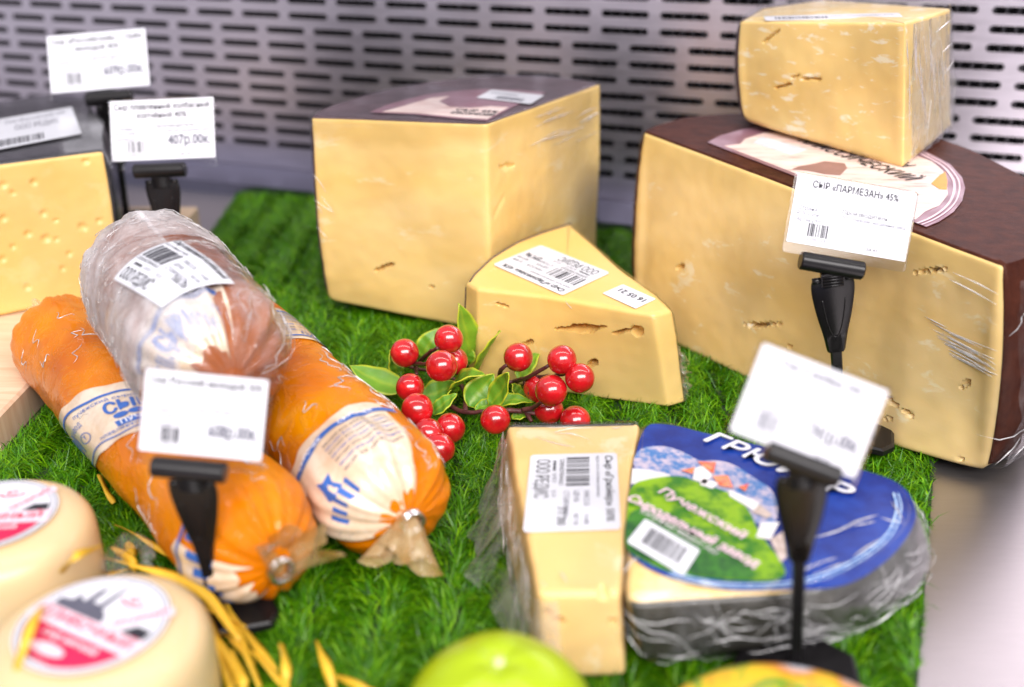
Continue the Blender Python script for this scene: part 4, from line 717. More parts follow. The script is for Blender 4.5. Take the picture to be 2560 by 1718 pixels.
# --- block on top of the half wheel ---------------------------------------------------
(frx, fry), frt, frb = T['fr']; (flx, fly), flt, flb = T['fl']; brt, brb = T['br'][1], T['br'][2]
rt = thing('cheese_block', (frx, fry, frb), 'film wrapped cheese block with white crystals resting on the half wheel', 'cheese')
pts = [P6(frx - 0.0088, fry, frt, frb + 0.0004, 0.0088, 0), P6(flx - 0.0055, fly, flt, flb + 0.0015, 0.0055, 0), P6(flx + 0.013, fly + 0.040, 0.1500, 0.0985), P6(0.165, 0.578, 0.1530, 0.0975), P6(0.2101, 0.52, brt, 0.0965, 0.012, 0.004)]
wT = Wedge(pts, ['c', 'r', 'r', 'c', 'c'], 0.0008, 3, 0.003, 0.0010, 0.003, 0.0006, T_CRACKS, seed=21)
wT.body('paste', M_PASTE_T, rt); wT.shell('rind', M_RIND_A, rt, 0.0006, False, 'r')
crease_glints(T_CREASE, rt, 0.00030)
fm, w_, h_ = quadmap((0.122, 0.525, 0.1503), (0.178, 0.499, 0.1548), (0.1205, 0.5135, 0.1496))
stk = sheet(fm, w_, h_, 'weigh_sticker', M_PAPER2, rt, 0.0002, 0.001, 0.0008); pr = Print(lambda x, y, l=0: fm(x, y, l + 0.0008)); pr.barcode(M_INKG, w_*0.08, h_*0.2, w_*0.4, h_*0.4, 11); pr.text(M_INK, 'Сыр «Пармезан» 45%', w_*0.5, h_*0.55, h_*0.12, w_*0.45); pr.done(stk)
wT.shell('cling_film', M_FILM, rt, 0.0012, True, 'all', 0, 2, 26, 0.0007, 0.01, 0.0022, 31)
cornT = [int(np.argmin(np.linalg.norm(wT.S[:, :2] - V(p[:2]), axis=1))) for p in pts]
side_sheet(wT, cornT[4] + 4, len(wT.S) - 4, 0.04, 0.99, 0.0022, 0.0026, 'bunched_film', M_FILM_S, rt, 60, 40, 9, 1.6, seed=3)
# --- small wedge with two stickers ------------------------------------------------------
rt = thing('cheese_wedge', (0.02, 0.44, 0.004), 'small yellow cheese wedge with weigh sticker and date sticker behind the berries', 'cheese')
zS = 0.0487; pts = []; kd = []
for i, (x, y) in enumerate(S_TOP):
    dx, dy = (0.0, 0.0)
    if i in (9, 10): dx, dy = 0.0095, 0.0015
    if i in (8, 11): dx, dy = 0.004, 0.0
    pts.append(P6(x, y, zS, 0.0045, dx, dy)); kd.append('r' if i in (0, 1, 2, 3, 4) else 'c')
wS = Wedge(pts, kd, 0.00052, 4, 0.001, 0.0018, 0.0012, 0.0005, S_CRACKS, seed=40)
wS.body('paste', M_PASTE_S, rt); wS.shell('rind', M_RIND_A, rt, 0.0004, False, 'r', 0.0006)
q = [V(p) for p in S_STICK]
weigh_label(rt, q[3], q[0], q[2], 'Сыр «Пармезан» 45%', 5, 0.0004, sum_='271.96')
q = [V(p) for p in S_DATE]; fm, w_, h_ = quadmap(q[3], q[0], q[2])
stk = sheet(fm, w_, h_, 'date_sticker', M_PAPER2, rt, 0.0002, 0.0006, 0.0006); pr = Print(lambda x, y, l=0: fm(x, y, l + 0.0006)); pr.text(M_INK, '16 05 21', w_*0.10, h_*0.28, h_*0.26, w_*0.74, 0.002); pr.done(stk)
wS.shell('cling_film', M_FILM, rt, 0.0008, False, 'all', 0, 3, 18, 0.0003, 0.03, 0.0013, 51)
crease_glints(S_CREASE, rt, 0.00014)
cS = int(np.argmin(np.linalg.norm(wS.S[:, :2] - V(S_TOP[9]), axis=1)))
side_sheet(wS, cS - 34, cS + 2, 0.0, 0.55, 0.0014, 0.005, 'bunched_film', M_FILM_S, rt, 40, 30, 14, 6, 9)
# --- black rinded cheese on the board ------------------------------------------------------
rt = thing('cheese_wedge', (-0.25, 0.55, 0.0155), 'yellow cheese with many small eyes and black rind on the wooden board', 'cheese')
zB = 0.088; f0, f1 = V(B_F[0]), V(B_F[1]); dv = (f0 - f1)[:2]
pts = [P6(f1[0], f1[1], zB, 0.0155, -0.0005, -0.006), P6(B_TOP[2][0], B_TOP[2][1], zB, 0.0155), P6(B_TOP[3][0], B_TOP[3][1], zB, 0.0155), P6(B_TOP[4][0], B_TOP[4][1], zB, 0.0155), P6(-0.335, 0.60, zB, 0.0155), P6(-0.325, 0.52, zB, 0.0155), P6(f1[0] + dv[0]*1.7, f1[1] + dv[1]*1.7 + 0.004, zB, 0.0155, 0, -0.006)]
wB = Wedge(pts, ['r', 'r', 'r', 'r', 'r', 'r', 'c'], 0.0010, 4, 0.002, 0.0012, 0.002, 0.0006, B_CRACKS, seed=60)
wB.body('paste', M_PASTE_B, rt); wB.shell('rind', M_RIND_B, rt, 0.001, True, 'r', 0.0014, 2, 16)
q = [V(p) for p in B_STICK]; fm, w_, h_ = quadmap(q[0], q[1], q[3])
stk = sheet(fm, w_, h_, 'sticker', M_PAPER2, rt, 0.0002, 0.001, 0.0020); pr = Print(lambda x, y, l=0: fm(x, y, l + 0.0020)); pr.barcode(M_INK, w_*0.1, h_*0.06, w_*0.5, h_*0.2, 14); pr.text(M_INKG, 'ООО РЕДИС', w_*0.3, h_*0.5, h_*0.16, w_*0.5); pr.text(M_INKG, 'Сыр «Российский» 50%', w_*0.2, h_*0.78, h_*0.1, w_*0.7); pr.done(stk)
wB.shell('cling_film', M_FILM, rt, 0.0022, True, 'all', 0, 3, 18, 0.0005, 0.03, 0.0028, 71)
# --- pale slice standing beside the blue labelled piece -------------------------------------
rt = thing('cheese_slice', (0.02, 0.28, 0.004), 'pale cheese slice with white weigh sticker on top and bunched film on its side', 'cheese')
zG = 0.0325; pts = []
dG = [(-0.004, 0.002), (0.0, 0.002), (0.0, 0), (0.0034, -0.0025), (0.0015, -0.0035), (-0.002, 0), (-0.004, 0)]
for (x, y), (dx, dy) in zip(G1_TOP, dG): pts.append(P6(x, y, zG, 0.0045, dx, dy))
wG1 = Wedge(pts, ['r'] + ['c']*6, 0.0008, 5, 0.001, 0.0016, 0.002, 0.0008, G1_CRACKS, seed=80)
wG1.body('paste', M_PASTE_G, rt); wG1.shell('rind', M_RIND_G, rt, 0.0005, False, 'r')
q = [V(p) for p in G1_STICK]; weigh_label(rt, q[1], q[2], q[0], 'Сыр «Грюйер» 50%', 17, 0.0004, sum_='77.00')
wG1.shell('cling_film', M_FILM, rt, 0.0010, True, 'all', 0, 3, 16, 0.0006, 0.03, 0.0013, 91)
crease_glints(G1_CREASE, rt)
cg = [int(np.argmin(np.linalg.norm(wG1.S[:, :2] - V(p), axis=1))) for p in G1_TOP]
def skirt():
    # loose film skirt hanging from the slice's side, out onto the grass
    v = []; f = []; n, m = 90, 26; i0, i1 = cg[4] - 6, len(wG1.S) - 2
    out = spline([(0.003, 0, 0), (0.006, 0, 0), (0.013, 0, 0), (0.0095, 0, 0), (0.003, 0, 0)], n + 1)
    for a in range(n + 1):
        i = int(i0 + (i1 - i0)*a/n) % len(wG1.S); nn = wG1.n[i]
        for b in range(m + 1):
            t = b/m; p = wG1.pos(i, 0.96 - 0.88*t, 0.0012, False); o = out[a][0]*t**1.3
            q = Vector((a/n*9, t*1.2, 2.2)); o += 0.0032*(0.2 + t)*(mnoise.noise(q) + 0.35*mnoise.noise(q*2.4))
            p = p + V((nn[0], nn[1], 0))*max(o, 0.0004); p[2] = max(p[2] + 0.0015*mnoise.noise(q*1.9), 0.0062); v.append(p)
    for a in range(n):
        for b in range(m): f.append((a*(m + 1) + b, (a + 1)*(m + 1) + b, (a + 1)*(m + 1) + b + 1, a*(m + 1) + b + 1))
    mesh('bunched_film', v, f, M_FILM_K, rt, True)
skirt()
side_fold_glints(wG1, cg[4], len(wG1.S) - 4, 50, rt, 0.0018, 0.00022, 1.2, 0.016, 8, 0.1, 0.9)
# --- blue labelled piece -------------------------------------------------------------------
rt = thing('cheese_half_wheel', (0.08, 0.28, 0.004), 'film wrapped half wheel with blue mountain label and dark rind', 'cheese')
pts = []; kd = []
dG = [(0, 0), (0.002, 0.004), (0.003, 0.004), (0.003, 0.004), (0.005, 0.004), (0.007, 0.004), (0.009, 0.004), (0.006, 0.004), (0.004, 0.004), (0.001, 0.006), (-0.001, 0.005), (0, 0.003), (0.007, 0.004), (0.006, 0)]
for i, ((x, y), (dx, dy)) in enumerate(zip(G2_TOP, dG)):
    y2 = y + (0.0025 if 8 <= i <= 11 else 0); pts.append(P6(x + (0.0016 if i in (12, 13, 0) else 0), y2, zG, 0.0045, dx, dy)); kd.append('c' if i in (12, 13) else 'r')
wG2 = Wedge(pts, kd, 0.0009, 28, 0.003, 0.0022, 0.003, 0.0006, (), seed=100)
wG2.body('paste', M_PASTE_G, rt); wG2.shell('rind', M_RIND_G, rt, 0.0005, False, 'r', 0.0008, 2, 14, thi=0.95)
lab = flat_poly(chaikin([((x - 0.07)*(1.05 if x > 0.085 else 1.0) + 0.07, (y - 0.285)*(1.05 if x > 0.085 else 1.0) + 0.285, zG) for x, y in G2_LABEL], 3), UP, 'label', M_SKY, rt, 0.0006)
z0 = 0.0007
for nm, mt, key, lf in (('mountain_picture', M_MOUNT, 'mountain', 0.0), ('wall_picture', M_HOUSE, 'wall', .0001), ('meadow_picture', M_HILL, 'hill', 0.0002), ('wood_picture', M_HILLD, 'darkhill', 0.0003), ('house_picture', M_HOUSE, 'house', 0.0004), ('house_picture', M_HOUSE, 'house2', 0.0004), ('house_picture', M_HOUSE, 'house3', 0.0004), ('house_picture', M_HOUSE, 'house4', 0.0004), ('roof_picture', M_ROOF, 'roof', 0.0005), ('roof_picture', M_ROOF, 'roof2', 0.0005), ('roof_picture', M_ROOF, 'roof3', 0.0005), ('roof_picture', M_ROOF, 'roof4', 0.0005), ('stone_picture', M_TAN, 'tan', 0.0005), ('stone_picture', M_TAN, 'tan2', 0.0005)):
    pp = [(x, y, zG + z0 + lf) for x, y in G2_ART[key]]; pp = chaikin(pp, 2) if key in ('mountain', 'hill', 'darkhill') else pp; mesh(nm, pp, [tuple(range(len(pp)))], mt, lab, False)
for (O, X, Y), s, mt, b, sh in ((G2_TITLE, 'ГРЮЙЕР', M_INKW, 0.022, 0.1), (G2_T1, 'Пучежский', M_INKP, 0.02, 0.0), (G2_T2, 'Сыродельный завод', M_INKP, 0.02, 0.0), (G2_T3, '(сычужный твёрдый сыр)', M_HOUSE, 0.0, 0.0)):
    pr = Print(planar(V(O) + V(UP)*0.0014, X, Y)); pr.text(mt, s, 0, 0, np.linalg.norm(Y)*(0.78 if s != 'ГРЮЙЕР' else 0.9), np.linalg.norm(X), b, sh); pr.done(lab)
sm = spline([(x, y, zG) for x, y in G2_ARC1], 50)
for k0, k1 in ((0.985, 1.0), (1.02, 1.03)): ring_strip(sm, k0, k1, (0.08, 0.285, zG), UP, 0.0013, M_RING, 'ring_line', lab)
q = [V(p) for p in G2_STICK]; fm, w_, h_ = quadmap(q[0], q[1], q[3])
stk = sheet(fm, w_, h_, 'barcode_panel', M_PAPER2, rt, 0.0002, 0.0008, 0.0016); pr = Print(lambda x, y, l=0: fm(x, y, l + 0.0016)); pr.barcode(M_INK, w_*0.18, h_*0.22, w_*0.66, h_*0.6, 25); pr.done(stk)
wG2.shell('cling_film', M_FILM_S, rt, 0.0014, False, 'all', 0, 2, 26, 0.0009, 0.02, 0.0010, 111)
crease_glints(G2_CREASE, rt, 0.00035)
cg2 = [int(np.argmin(np.linalg.norm(wG2.S[:, :2] - V(p), axis=1))) for p in G2_TOP]
side_fold_glints(wG2, cg2[5], cg2[12], 85, rt, 0.0026, 0.00022, 0.3, 0.016, 4, 0.05, 0.85)
# ================================================================== smoked sausage cheeses
class Saus:
    def __init__(s, P0, P1, rad, e0=0.14, e1=0.14, lump=0.0009, crease=0.0012, seed=0, sag=0.0):
        s.P0, s.P1 = V(P0), V(P1); ax = s.P1 - s.P0; s.L = np.linalg.norm(ax); s.d = ax/s.L
        n1 = V(UP) - s.d*(V(UP)@s.d); s.n1 = n1/np.linalg.norm(n1); s.n2 = np.cross(s.d, s.n1)
        s.rad, s.e0, s.e1, s.lump, s.crease, s.seed, s.sag = rad, e0, e1, lump, crease, seed, sag
    def prof(s, t):
        r = 1.0
        if t < s.e0: k = 1 - t/s.e0; r = math.sqrt(max(0.0, 1 - k**2.6))
        if t > 1 - s.e1: k = 1 - (1 - t)/s.e1; r = math.sqrt(max(0.0, 1 - k**2.6))
        return s.rad*max(r, 0.10)
    def __call__(s, t, a, off=0.0):
        r = s.prof(t); q = Vector((math.cos(a)*1.1 + s.seed, math.sin(a)*1.1, t*6.0))
        o = s.lump*(mnoise.noise(q) + 0.5*mnoise.noise(q*2.6))*min(1, r/s.rad*1.4)
        en = max(0, 1 - t/(s.e0*1.5))**1.2 + max(0, 1 - (1 - t)/(s.e1*1.5))**1.2
        ph = 2.2*mnoise.noise(Vector((t*9, s.seed, a*0.7)))
        if en > 0: o += s.crease*en*(math.sin(11*a + 2*ph + 2*math.sin(2*a)) + 0.7*math.sin(19*a + 3*ph) + 1.2*mnoise.noise(Vector((3.5*math.cos(a), 3.5*math.sin(a), 3*t + s.seed))))*min(1, r/(0.35*s.rad))
        return s.P0 + s.d*(s.L*t) + (s.n1*math.cos(a) + s.n2*math.sin(a))*(r + o + off)
    def plainpt(s, t, a, off=0.0):
        return s.P0 + s.d*(s.L*t) + (s.n1*math.cos(a) + s.n2*math.sin(a))*(s.rad*(1 - 0.10*max(0, t - 0.72)/0.28 - 0.14*(max(0, t - 0.72)/0.28)**2) + off)
    def body(s, name, mat, parent, n=96, m=130):
        ts = [0.5 - 0.5*math.cos(math.pi*k/m) for k in range(m + 1)]; mb = MB()
        mb.rings([[s(t, 2*math.pi*j/n) for j in range(n)] for t in ts]); return mb.build(name, mat, parent)
    def patch(s, name, mat, parent, t0, t1, a0, a1, off, n=50, m=24, edge=0.0, wr=0.0, seed=0, fr=1.0, skew=0.0):
        v = []; f = []
        for i in range(n + 1):
            a = a0 + (a1 - a0)*i/n
            for j in range(m + 1):
                sft = edge*mnoise.noise(Vector((a*3, 0.3*seed, 1.0)))
                t = t0 + (t1 - t0)*j/m + sft + skew*(R(98) - a); o = off
                if wr: q = Vector((a*4*fr + seed, t*26*fr, seed)); o += wr*(0.5 + mnoise.noise(q) + 0.6*abs(mnoise.noise(q*2.4)) + 0.35*mnoise.noise(q*5.5))
                v.append(s(min(1, max(0, t)), a, o))
        for i in range(n):
            for j in range(m): f.append((i*(m + 1) + j, (i + 1)*(m + 1) + j, (i + 1)*(m + 1) + j + 1, i*(m + 1) + j + 1))
        return fix_normals(mesh(name, v, f, mat, parent, True))
    def fmap(s, t0, a0, off, skew=0.0):   # x runs round the casing (towards falling angle), y runs to the back end
        return lambda x, y, l=0.0: s(min(1, max(0, t0 - y/s.L + skew*(R(98) - a0 + x/0.0262))), a0 - x/0.0262, off + l)
    def wrinkles(s, parent, n, seed, off=0.0003, rad=0.00022, a0=-110, a1=110, t0=0.05, t1=0.95, ln=0.012):
        # fine folds on the sausage; white ridges stand in for glints
        rg = random.Random(seed); mb = MB()
        for _ in range(n):
            t = rg.uniform(t0, t1); a = R(rg.uniform(a0, a1)); h = rg.uniform(-0.9, 0.9); L = ln*rg.uniform(0.3, 1.0); pts = []
            for k in range(9):
                u = (k/8 - 0.5)*L; w = 0.0022*math.sin(k*1.1 + 2*rg.random()); tt = t + (u*math.cos(h) + w*math.sin(h))/s.L; aa = a + (u*math.sin(h) - w*math.cos(h))/s.rad
                pts.append(s(min(0.99, max(0.01, tt)), aa, off))
            mb.tube(pts, [rad*(0.15 + math.sin(math.pi*k/8)*rg.uniform(0.4, 1)) for k in range(9)], 5)
        o = mb.build('casing_fold_glints', M_FOLD_GLINT, parent); o['kind'] = 'stuff'
    def clip(s, parent, end=1, r=0.0036):
        c = s.P1 if end else s.P0; dd = s.d if end else -s.d; mb = MB(); c = c + dd*0.0015
        for k in range(2):
            ring = [c + dd*0.0016*k + (s.n1*math.cos(a) + s.n2*math.sin(a))*r for a in np.linspace(0, 2*math.pi, 15)]; mb.tube(ring, 0.0008, 6)
        mb.build('clip', M_METAL, parent)
    def tail(s, parent, end=1, ln=0.017, r1=0.011, drop=-0.4, seed=0, side=0.0, mat=None):
        c = s.P1 if end else s.P0; dd = (s.d if end else -s.d) + V((0, 0, drop)) + s.n2*side; dd /= np.linalg.norm(dd)
        a1 = np.cross(dd, V((0.2, 0.3, 1))); a1 /= np.linalg.norm(a1); a2 = np.cross(dd, a1); rings = []; n = 40
        for k in range(13):
            t = k/12; row = []
            for j in range(n):
                a = 2*math.pi*j/n; rr = 0.0032 + (r1 - 0.0032)*t**0.8; rr *= 1 + t*(0.32*math.sin(5*a + seed) + 0.2*math.sin(9*a + 2*seed))
                fl = 1 - 0.45*t
                row.append(c + dd*(ln*t*(1 + 0.18*math.sin(3*a + seed)*t)) + a1*math.cos(a)*rr + a2*math.sin(a)*rr*fl)
            rings.append(row)
        mb = MB(); mb.rings(rings, False, False); o = mb.build('casing_tail', mat or M_TAIL, parent); return o
GS = 'smoked sausage cheeses'
# left
rt = thing('sausage_cheese', (-0.145, 0.335, 0.004), 'orange smoked sausage cheese with cream and blue band, next to the round cheeses', 'sausage cheese', GS)
sl = Saus((-0.2088, 0.433, 0.0255), (-0.0699, 0.2554, 0.0252), 0.0218, 0.12, 0.12, 0.0012, 0.0007, 2)
sl.body('casing', M_ORANGE, rt)
bd = sl.patch('band', M_BAND, rt, 0.375, 0.562, R(150), R(-70), 0.00035, 90, 20, 0.008, 0, 3, 1.0, 0.103)
pr = Print(sl.fmap(0.562, R(140), 0.0005, 0.103)); Lb = 0.187*sl.L
def wave(p, mat, x0, x1, y, amp, th, n=90):
    v = []; f = []
    for i in range(n + 1): x = x0 + (x1 - x0)*i/n; yy = y + amp*math.sin(x*260); v += [(x, yy), (x, yy + th)]
    f = [(2*i, 2*i + 2, 2*i + 3, 2*i + 1) for i in range(n)]; p.put(mat, v, f, 0.00012)
wave(pr, M_INKB, 0.0, 0.090, Lb*0.80, 0.0008, 0.0016); wave(pr, M_INKB, 0.0, 0.090, Lb*0.08, 0.0008, 0.0009)
pr.text(M_INKB, 'пучежский сырочек - молочный дар', 0.030, Lb*0.70, 0.0026, 0.060, 0.0, 0.15)
pr.text(M_INKB, 'СЫР', 0.0435, Lb*0.46, 0.0085, 0.017, 0.03, 0.25); pr.text(M_INKB, 'СЫР', 0.0715, Lb*0.46, 0.0085, 0.017, 0.03, 0.25)
for x0 in (0.0475, 0.0535):
    pr.poly(M_INKB, [(x0 + 0.0030*math.cos(a), Lb*0.385 + 0.0021*math.sin(a)) for a in np.linspace(0, 2*math.pi, 18)[:-1]])
pr.rect(M_INKB, 0.0435, Lb*0.20, 0.0625, Lb*0.305, 0.0001, 10, 2); pr.text(M_INKW, 'ПУЧЕЖ', 0.0455, Lb*0.215, 0.0034, 0.0145, 0.01, 0.1, 0.0003)
pr.text(M_INKB, 'плавленый колбасный копчёный', 0.034, Lb*0.135, 0.0026, 0.055, 0.0, 0.15)
pr.text(M_INKB, 'ЗАВОД', 0.021, Lb*0.55, 0.0030, 0.010); ring = [(0.0275 + 0.0036*math.cos(a), Lb*0.36 + 0.0036*math.sin(a)) for a in np.linspace(0, 2*math.pi, 25)]; ring2 = [(0.0275 + 0.0031*math.cos(a), Lb*0.36 + 0.0031*math.sin(a)) for a in np.linspace(0, 2*math.pi, 25)]
pr.put(M_INKB, ring + ring2, [(i, i + 1, 26 + i, 25 + i) for i in range(24)], 0.0001); pr.text(M_INKB, 'Y', 0.0264, Lb*0.34, 0.003)
for k in range(7): pr.rect(M_INKB, 0.004 + 0.0025*k, Lb*(0.25 + 0.05*(k % 3)), 0.0052 + 0.0025*k, Lb*(0.62 - 0.04*(k % 2)), 0.0001, 1, 2)
pr.done(bd)
bd = sl.patch('end_band', M_BAND, rt, 0.90, 0.995, R(160), R(72), 0.0005, 46, 16, 0.02, 0, 8)
pr = Print(sl.fmap(0.995, R(150), 0.0007))
for k in range(6): pr.rect(M_INKB, 0.006 + 0.0065*k, 0.006 + 0.0015*(k % 2), 0.0095 + 0.0065*k, 0.0125 + 0.002*(k % 3), 0.0001, 2, 3)
wave(pr, M_INKB, 0.002, 0.046, 0.0185, 0.0006, 0.0012, 40); pr.done(bd)
sl.wrinkles(rt, 26, 1, 0.0003, 0.0003, -100, 110, 0.05, 0.93, 0.020); sl.clip(rt); sl.tail(rt, 1, 0.016, 0.0105, 1.1, 1.0, -0.3); sl.tail(rt, 0, 0.013, 0.0055, 0.8, 2.0); sl.clip(rt, 0)
# right
rt = thing('sausage_cheese', (-0.09, 0.37, 0.004), 'orange smoked sausage cheese with tied tail end lying beside the red berries', 'sausage cheese', GS)
sr = Saus((-0.1480, 0.4610, 0.0267), (-0.0327, 0.2788, 0.0265), 0.0230, 0.12, 0.12, 0.0012, 0.0008, 5)
sr.body('casing', M_ORANGE, rt)
bd = sr.patch('band', M_BAND, rt, 0.33, 0.52, R(120), R(-120), 0.00035, 90, 18, 0.010, 0, 5)
pr = Print(sr.fmap(0.52, R(20), 0.0005)); Lb = 0.19*sr.L
wave(pr, M_INKB, 0.0, 0.055, Lb*0.06, 0.0008, 0.0012); wave(pr, M_INKB, 0.0, 0.055, Lb*0.85, 0.0008, 0.0014)
for k in range(7): pr.text(M_INKG if k % 2 else M_INKB, 'состав: сыр плавленый, молоко', 0.012 + 0.001*(k % 3), Lb*(0.22 + 0.085*k), 0.0019, 0.034, 0, 0.1)
pr.text(M_INKB, 'ПУЧЕЖ', 0.020, Lb*0.10, 0.0030, 0.016, 0.01); pr.done(bd)
bd = sr.patch('end_band', M_BAND, rt, 0.82, 0.995, R(110), R(-22), 0.0006, 60, 22, 0.015, 0, 6)
pr = Print(sr.fmap(0.995, R(100), 0.0008))
wave(pr, M_INKB, 0.004, 0.060, 0.0300, 0.0010, 0.0024, 60); pr.text(M_INKW, 'СЫРОЧЕК', 0.014, 0.0304, 0.0018, 0.014, 0.01, 0.2, 0.0003); pr.text(M_INKW, 'СЫРОЧЕК', 0.036, 0.0304, 0.0018, 0.014, 0.01, 0.2, 0.0003)
for k in range(7): pr.text(M_INKB if k % 2 else M_INKG, 'массовая доля жира 40%, хранить', 0.026, 0.0265 - 0.0024*k, 0.0015, 0.027)
pr.poly(M_INKB, [(0.012, 0.012), (0.0145, 0.0155), (0.015, 0.019), (0.017, 0.0165), (0.021, 0.0175), (0.0195, 0.014), (0.021, 0.011), (0.016, 0.0095)])
for k in range(5): pr.rect(M_INKB, 0.005 + 0.0042*k, 0.006, 0.0072 + 0.0042*k, 0.0115 - 0.001*(k % 2), 0.0001, 2, 2)
pr.done(bd)
sr.wrinkles(rt, 24, 2, 0.0003, 0.0003, -90, 100, 0.4, 0.85, 0.020); sr.wrinkles(rt, 40, 5, 0.0004, 0.0002, -80, 110, 0.86, 0.97, 0.014); sr.clip(rt); sr.tail(rt, 1, 0.015, 0.0095, -0.55, 0.4, 0.75)
# wrapped one on top
rt = thing('sausage_cheese', (-0.12, 0.35, 0.06), 'brown sausage cheese wrapped in milky cling film, lying across the orange ones', 'sausage cheese', GS)
st = Saus((-0.1540, 0.4060, 0.0680), (-0.0894, 0.2990, 0.0660), 0.0258, 0.27, 0.27, 0.0012, 0.0008, 9)
st.body('casing', M_BROWNC, rt)
bd = st.patch('band', M_BAND, rt, 0.83, 0.985, R(100), R(-12), 0.0005, 60, 20, 0.02, 0, 9)
pr = Print(st.fmap(0.985, R(95), 0.0007)); wave(pr, M_INKB, 0.002, 0.046, 0.0150, 0.0006, 0.0022)
for k in range(20): x = 0.004 + 0.0021*k; pr.rect(M_INKB, x, 0.003 + 0.010*random.random(), x + 0.0013, 0.004 + 0.010*random.random(), 0.0001, 1, 2)
pr.text(M_INKB, 'СЫР', 0.016, 0.006, 0.006, 0.014, 0.02, 0.2); pr.done(bd)
st.patch('cling_film', M_FILM_S, rt, 0.0, 1.0, R(-180), R(180), 0.0010, 150, 110, 0, 0.0008, 4)
st.patch('bunched_film', M_FILM_W, rt, 0.01, 0.97, R(170), R(2), 0.0016, 130, 110, 0, 0.0006, 7, 0.8)
st.patch('bunched_film', M_FILM_W, rt, 0.02, 0.45, R(5), R(-80), 0.0016, 90, 50, 0, 0.0006, 12, 0.8)
st.wrinkles(rt, 170, 3, 0.0026, 0.00016, -120, 120, 0.05, 0.97, 0.016)
# weigh sticker wrapped over the top; reading direction runs along the sausage
def stf(x, y, l=0.0):  # x to the front end, y towards the mat side
    return st.plainpt(min(0.98, 0.545 + x/st.L), R(49) - y/0.0262 - x*6.0, 0.0036 + l)
def curved_sheet(fm, w, h, name, mat, parent, n=40, m=30):
    v = [fm(w*i/n, h*j/m) for j in range(m + 1) for i in range(n + 1)]
    f = [(j*(n + 1) + i, j*(n + 1) + i + 1, (j + 1)*(n + 1) + i + 1, (j + 1)*(n + 1) + i) for j in range(m) for i in range(n)]
    o = fix_normals(mesh(name, v, f, mat, parent, True)); md = o.modifiers.new('thickness', 'SOLIDIFY'); md.thickness = 0.0002; md.offset = -1; return o
w_, h_ = 0.0405, 0.0245
lab = curved_sheet(stf, w_, h_, 'weigh_sticker', M_PAPER2, rt)
p = Print(lambda x, y, l=0.0: stf(x, y, l + 0.0002))
p.text(M_INK, 'Сыр плавленый колбасный', w_*0.04, h_*0.88, h_*0.085, w_*0.90, 0.004, 0.15); p.text(M_INK, 'копчёный 40%', w_*0.04, h_*0.78, h_*0.05, w_*0.40, 0, 0.1)
p.barcode(M_INK, w_*0.06, h_*0.46, w_*0.42, h_*0.28, 3, 13); p.text(M_INK, '2200427004262', w_*0.05, h_*0.39, h_*0.05, w_*0.42)
for i, s in enumerate(('МАССА', 'ЦЕНА', 'СТОИМОСТЬ')): p.text(M_INKG, s, w_*0.54, h_*(0.66 - 0.11*i), h_*0.065)
p.text(M_INKG, '0.408', w_*0.84, h_*0.66, h_*0.06); p.text(M_INKG, '407.00', w_*0.82, h_*0.55, h_*0.06); p.text(M_INK, '166.06', w_*0.74, h_*0.36, h_*0.11, w_*0.22)
p.text(M_INK, 'упакован', w_*0.12, h_*0.30, h_*0.05, w_*0.15, 0.006); p.text(M_INKG, '16.05.21', w_*0.32, h_*0.30, h_*0.05); p.text(M_INKG, '23.10', w_*0.56, h_*0.30, h_*0.05)
p.text(M_INK, 'ООО РЕДИС', w_*0.08, h_*0.07, h_*0.17, w_*0.58); p.done(lab)

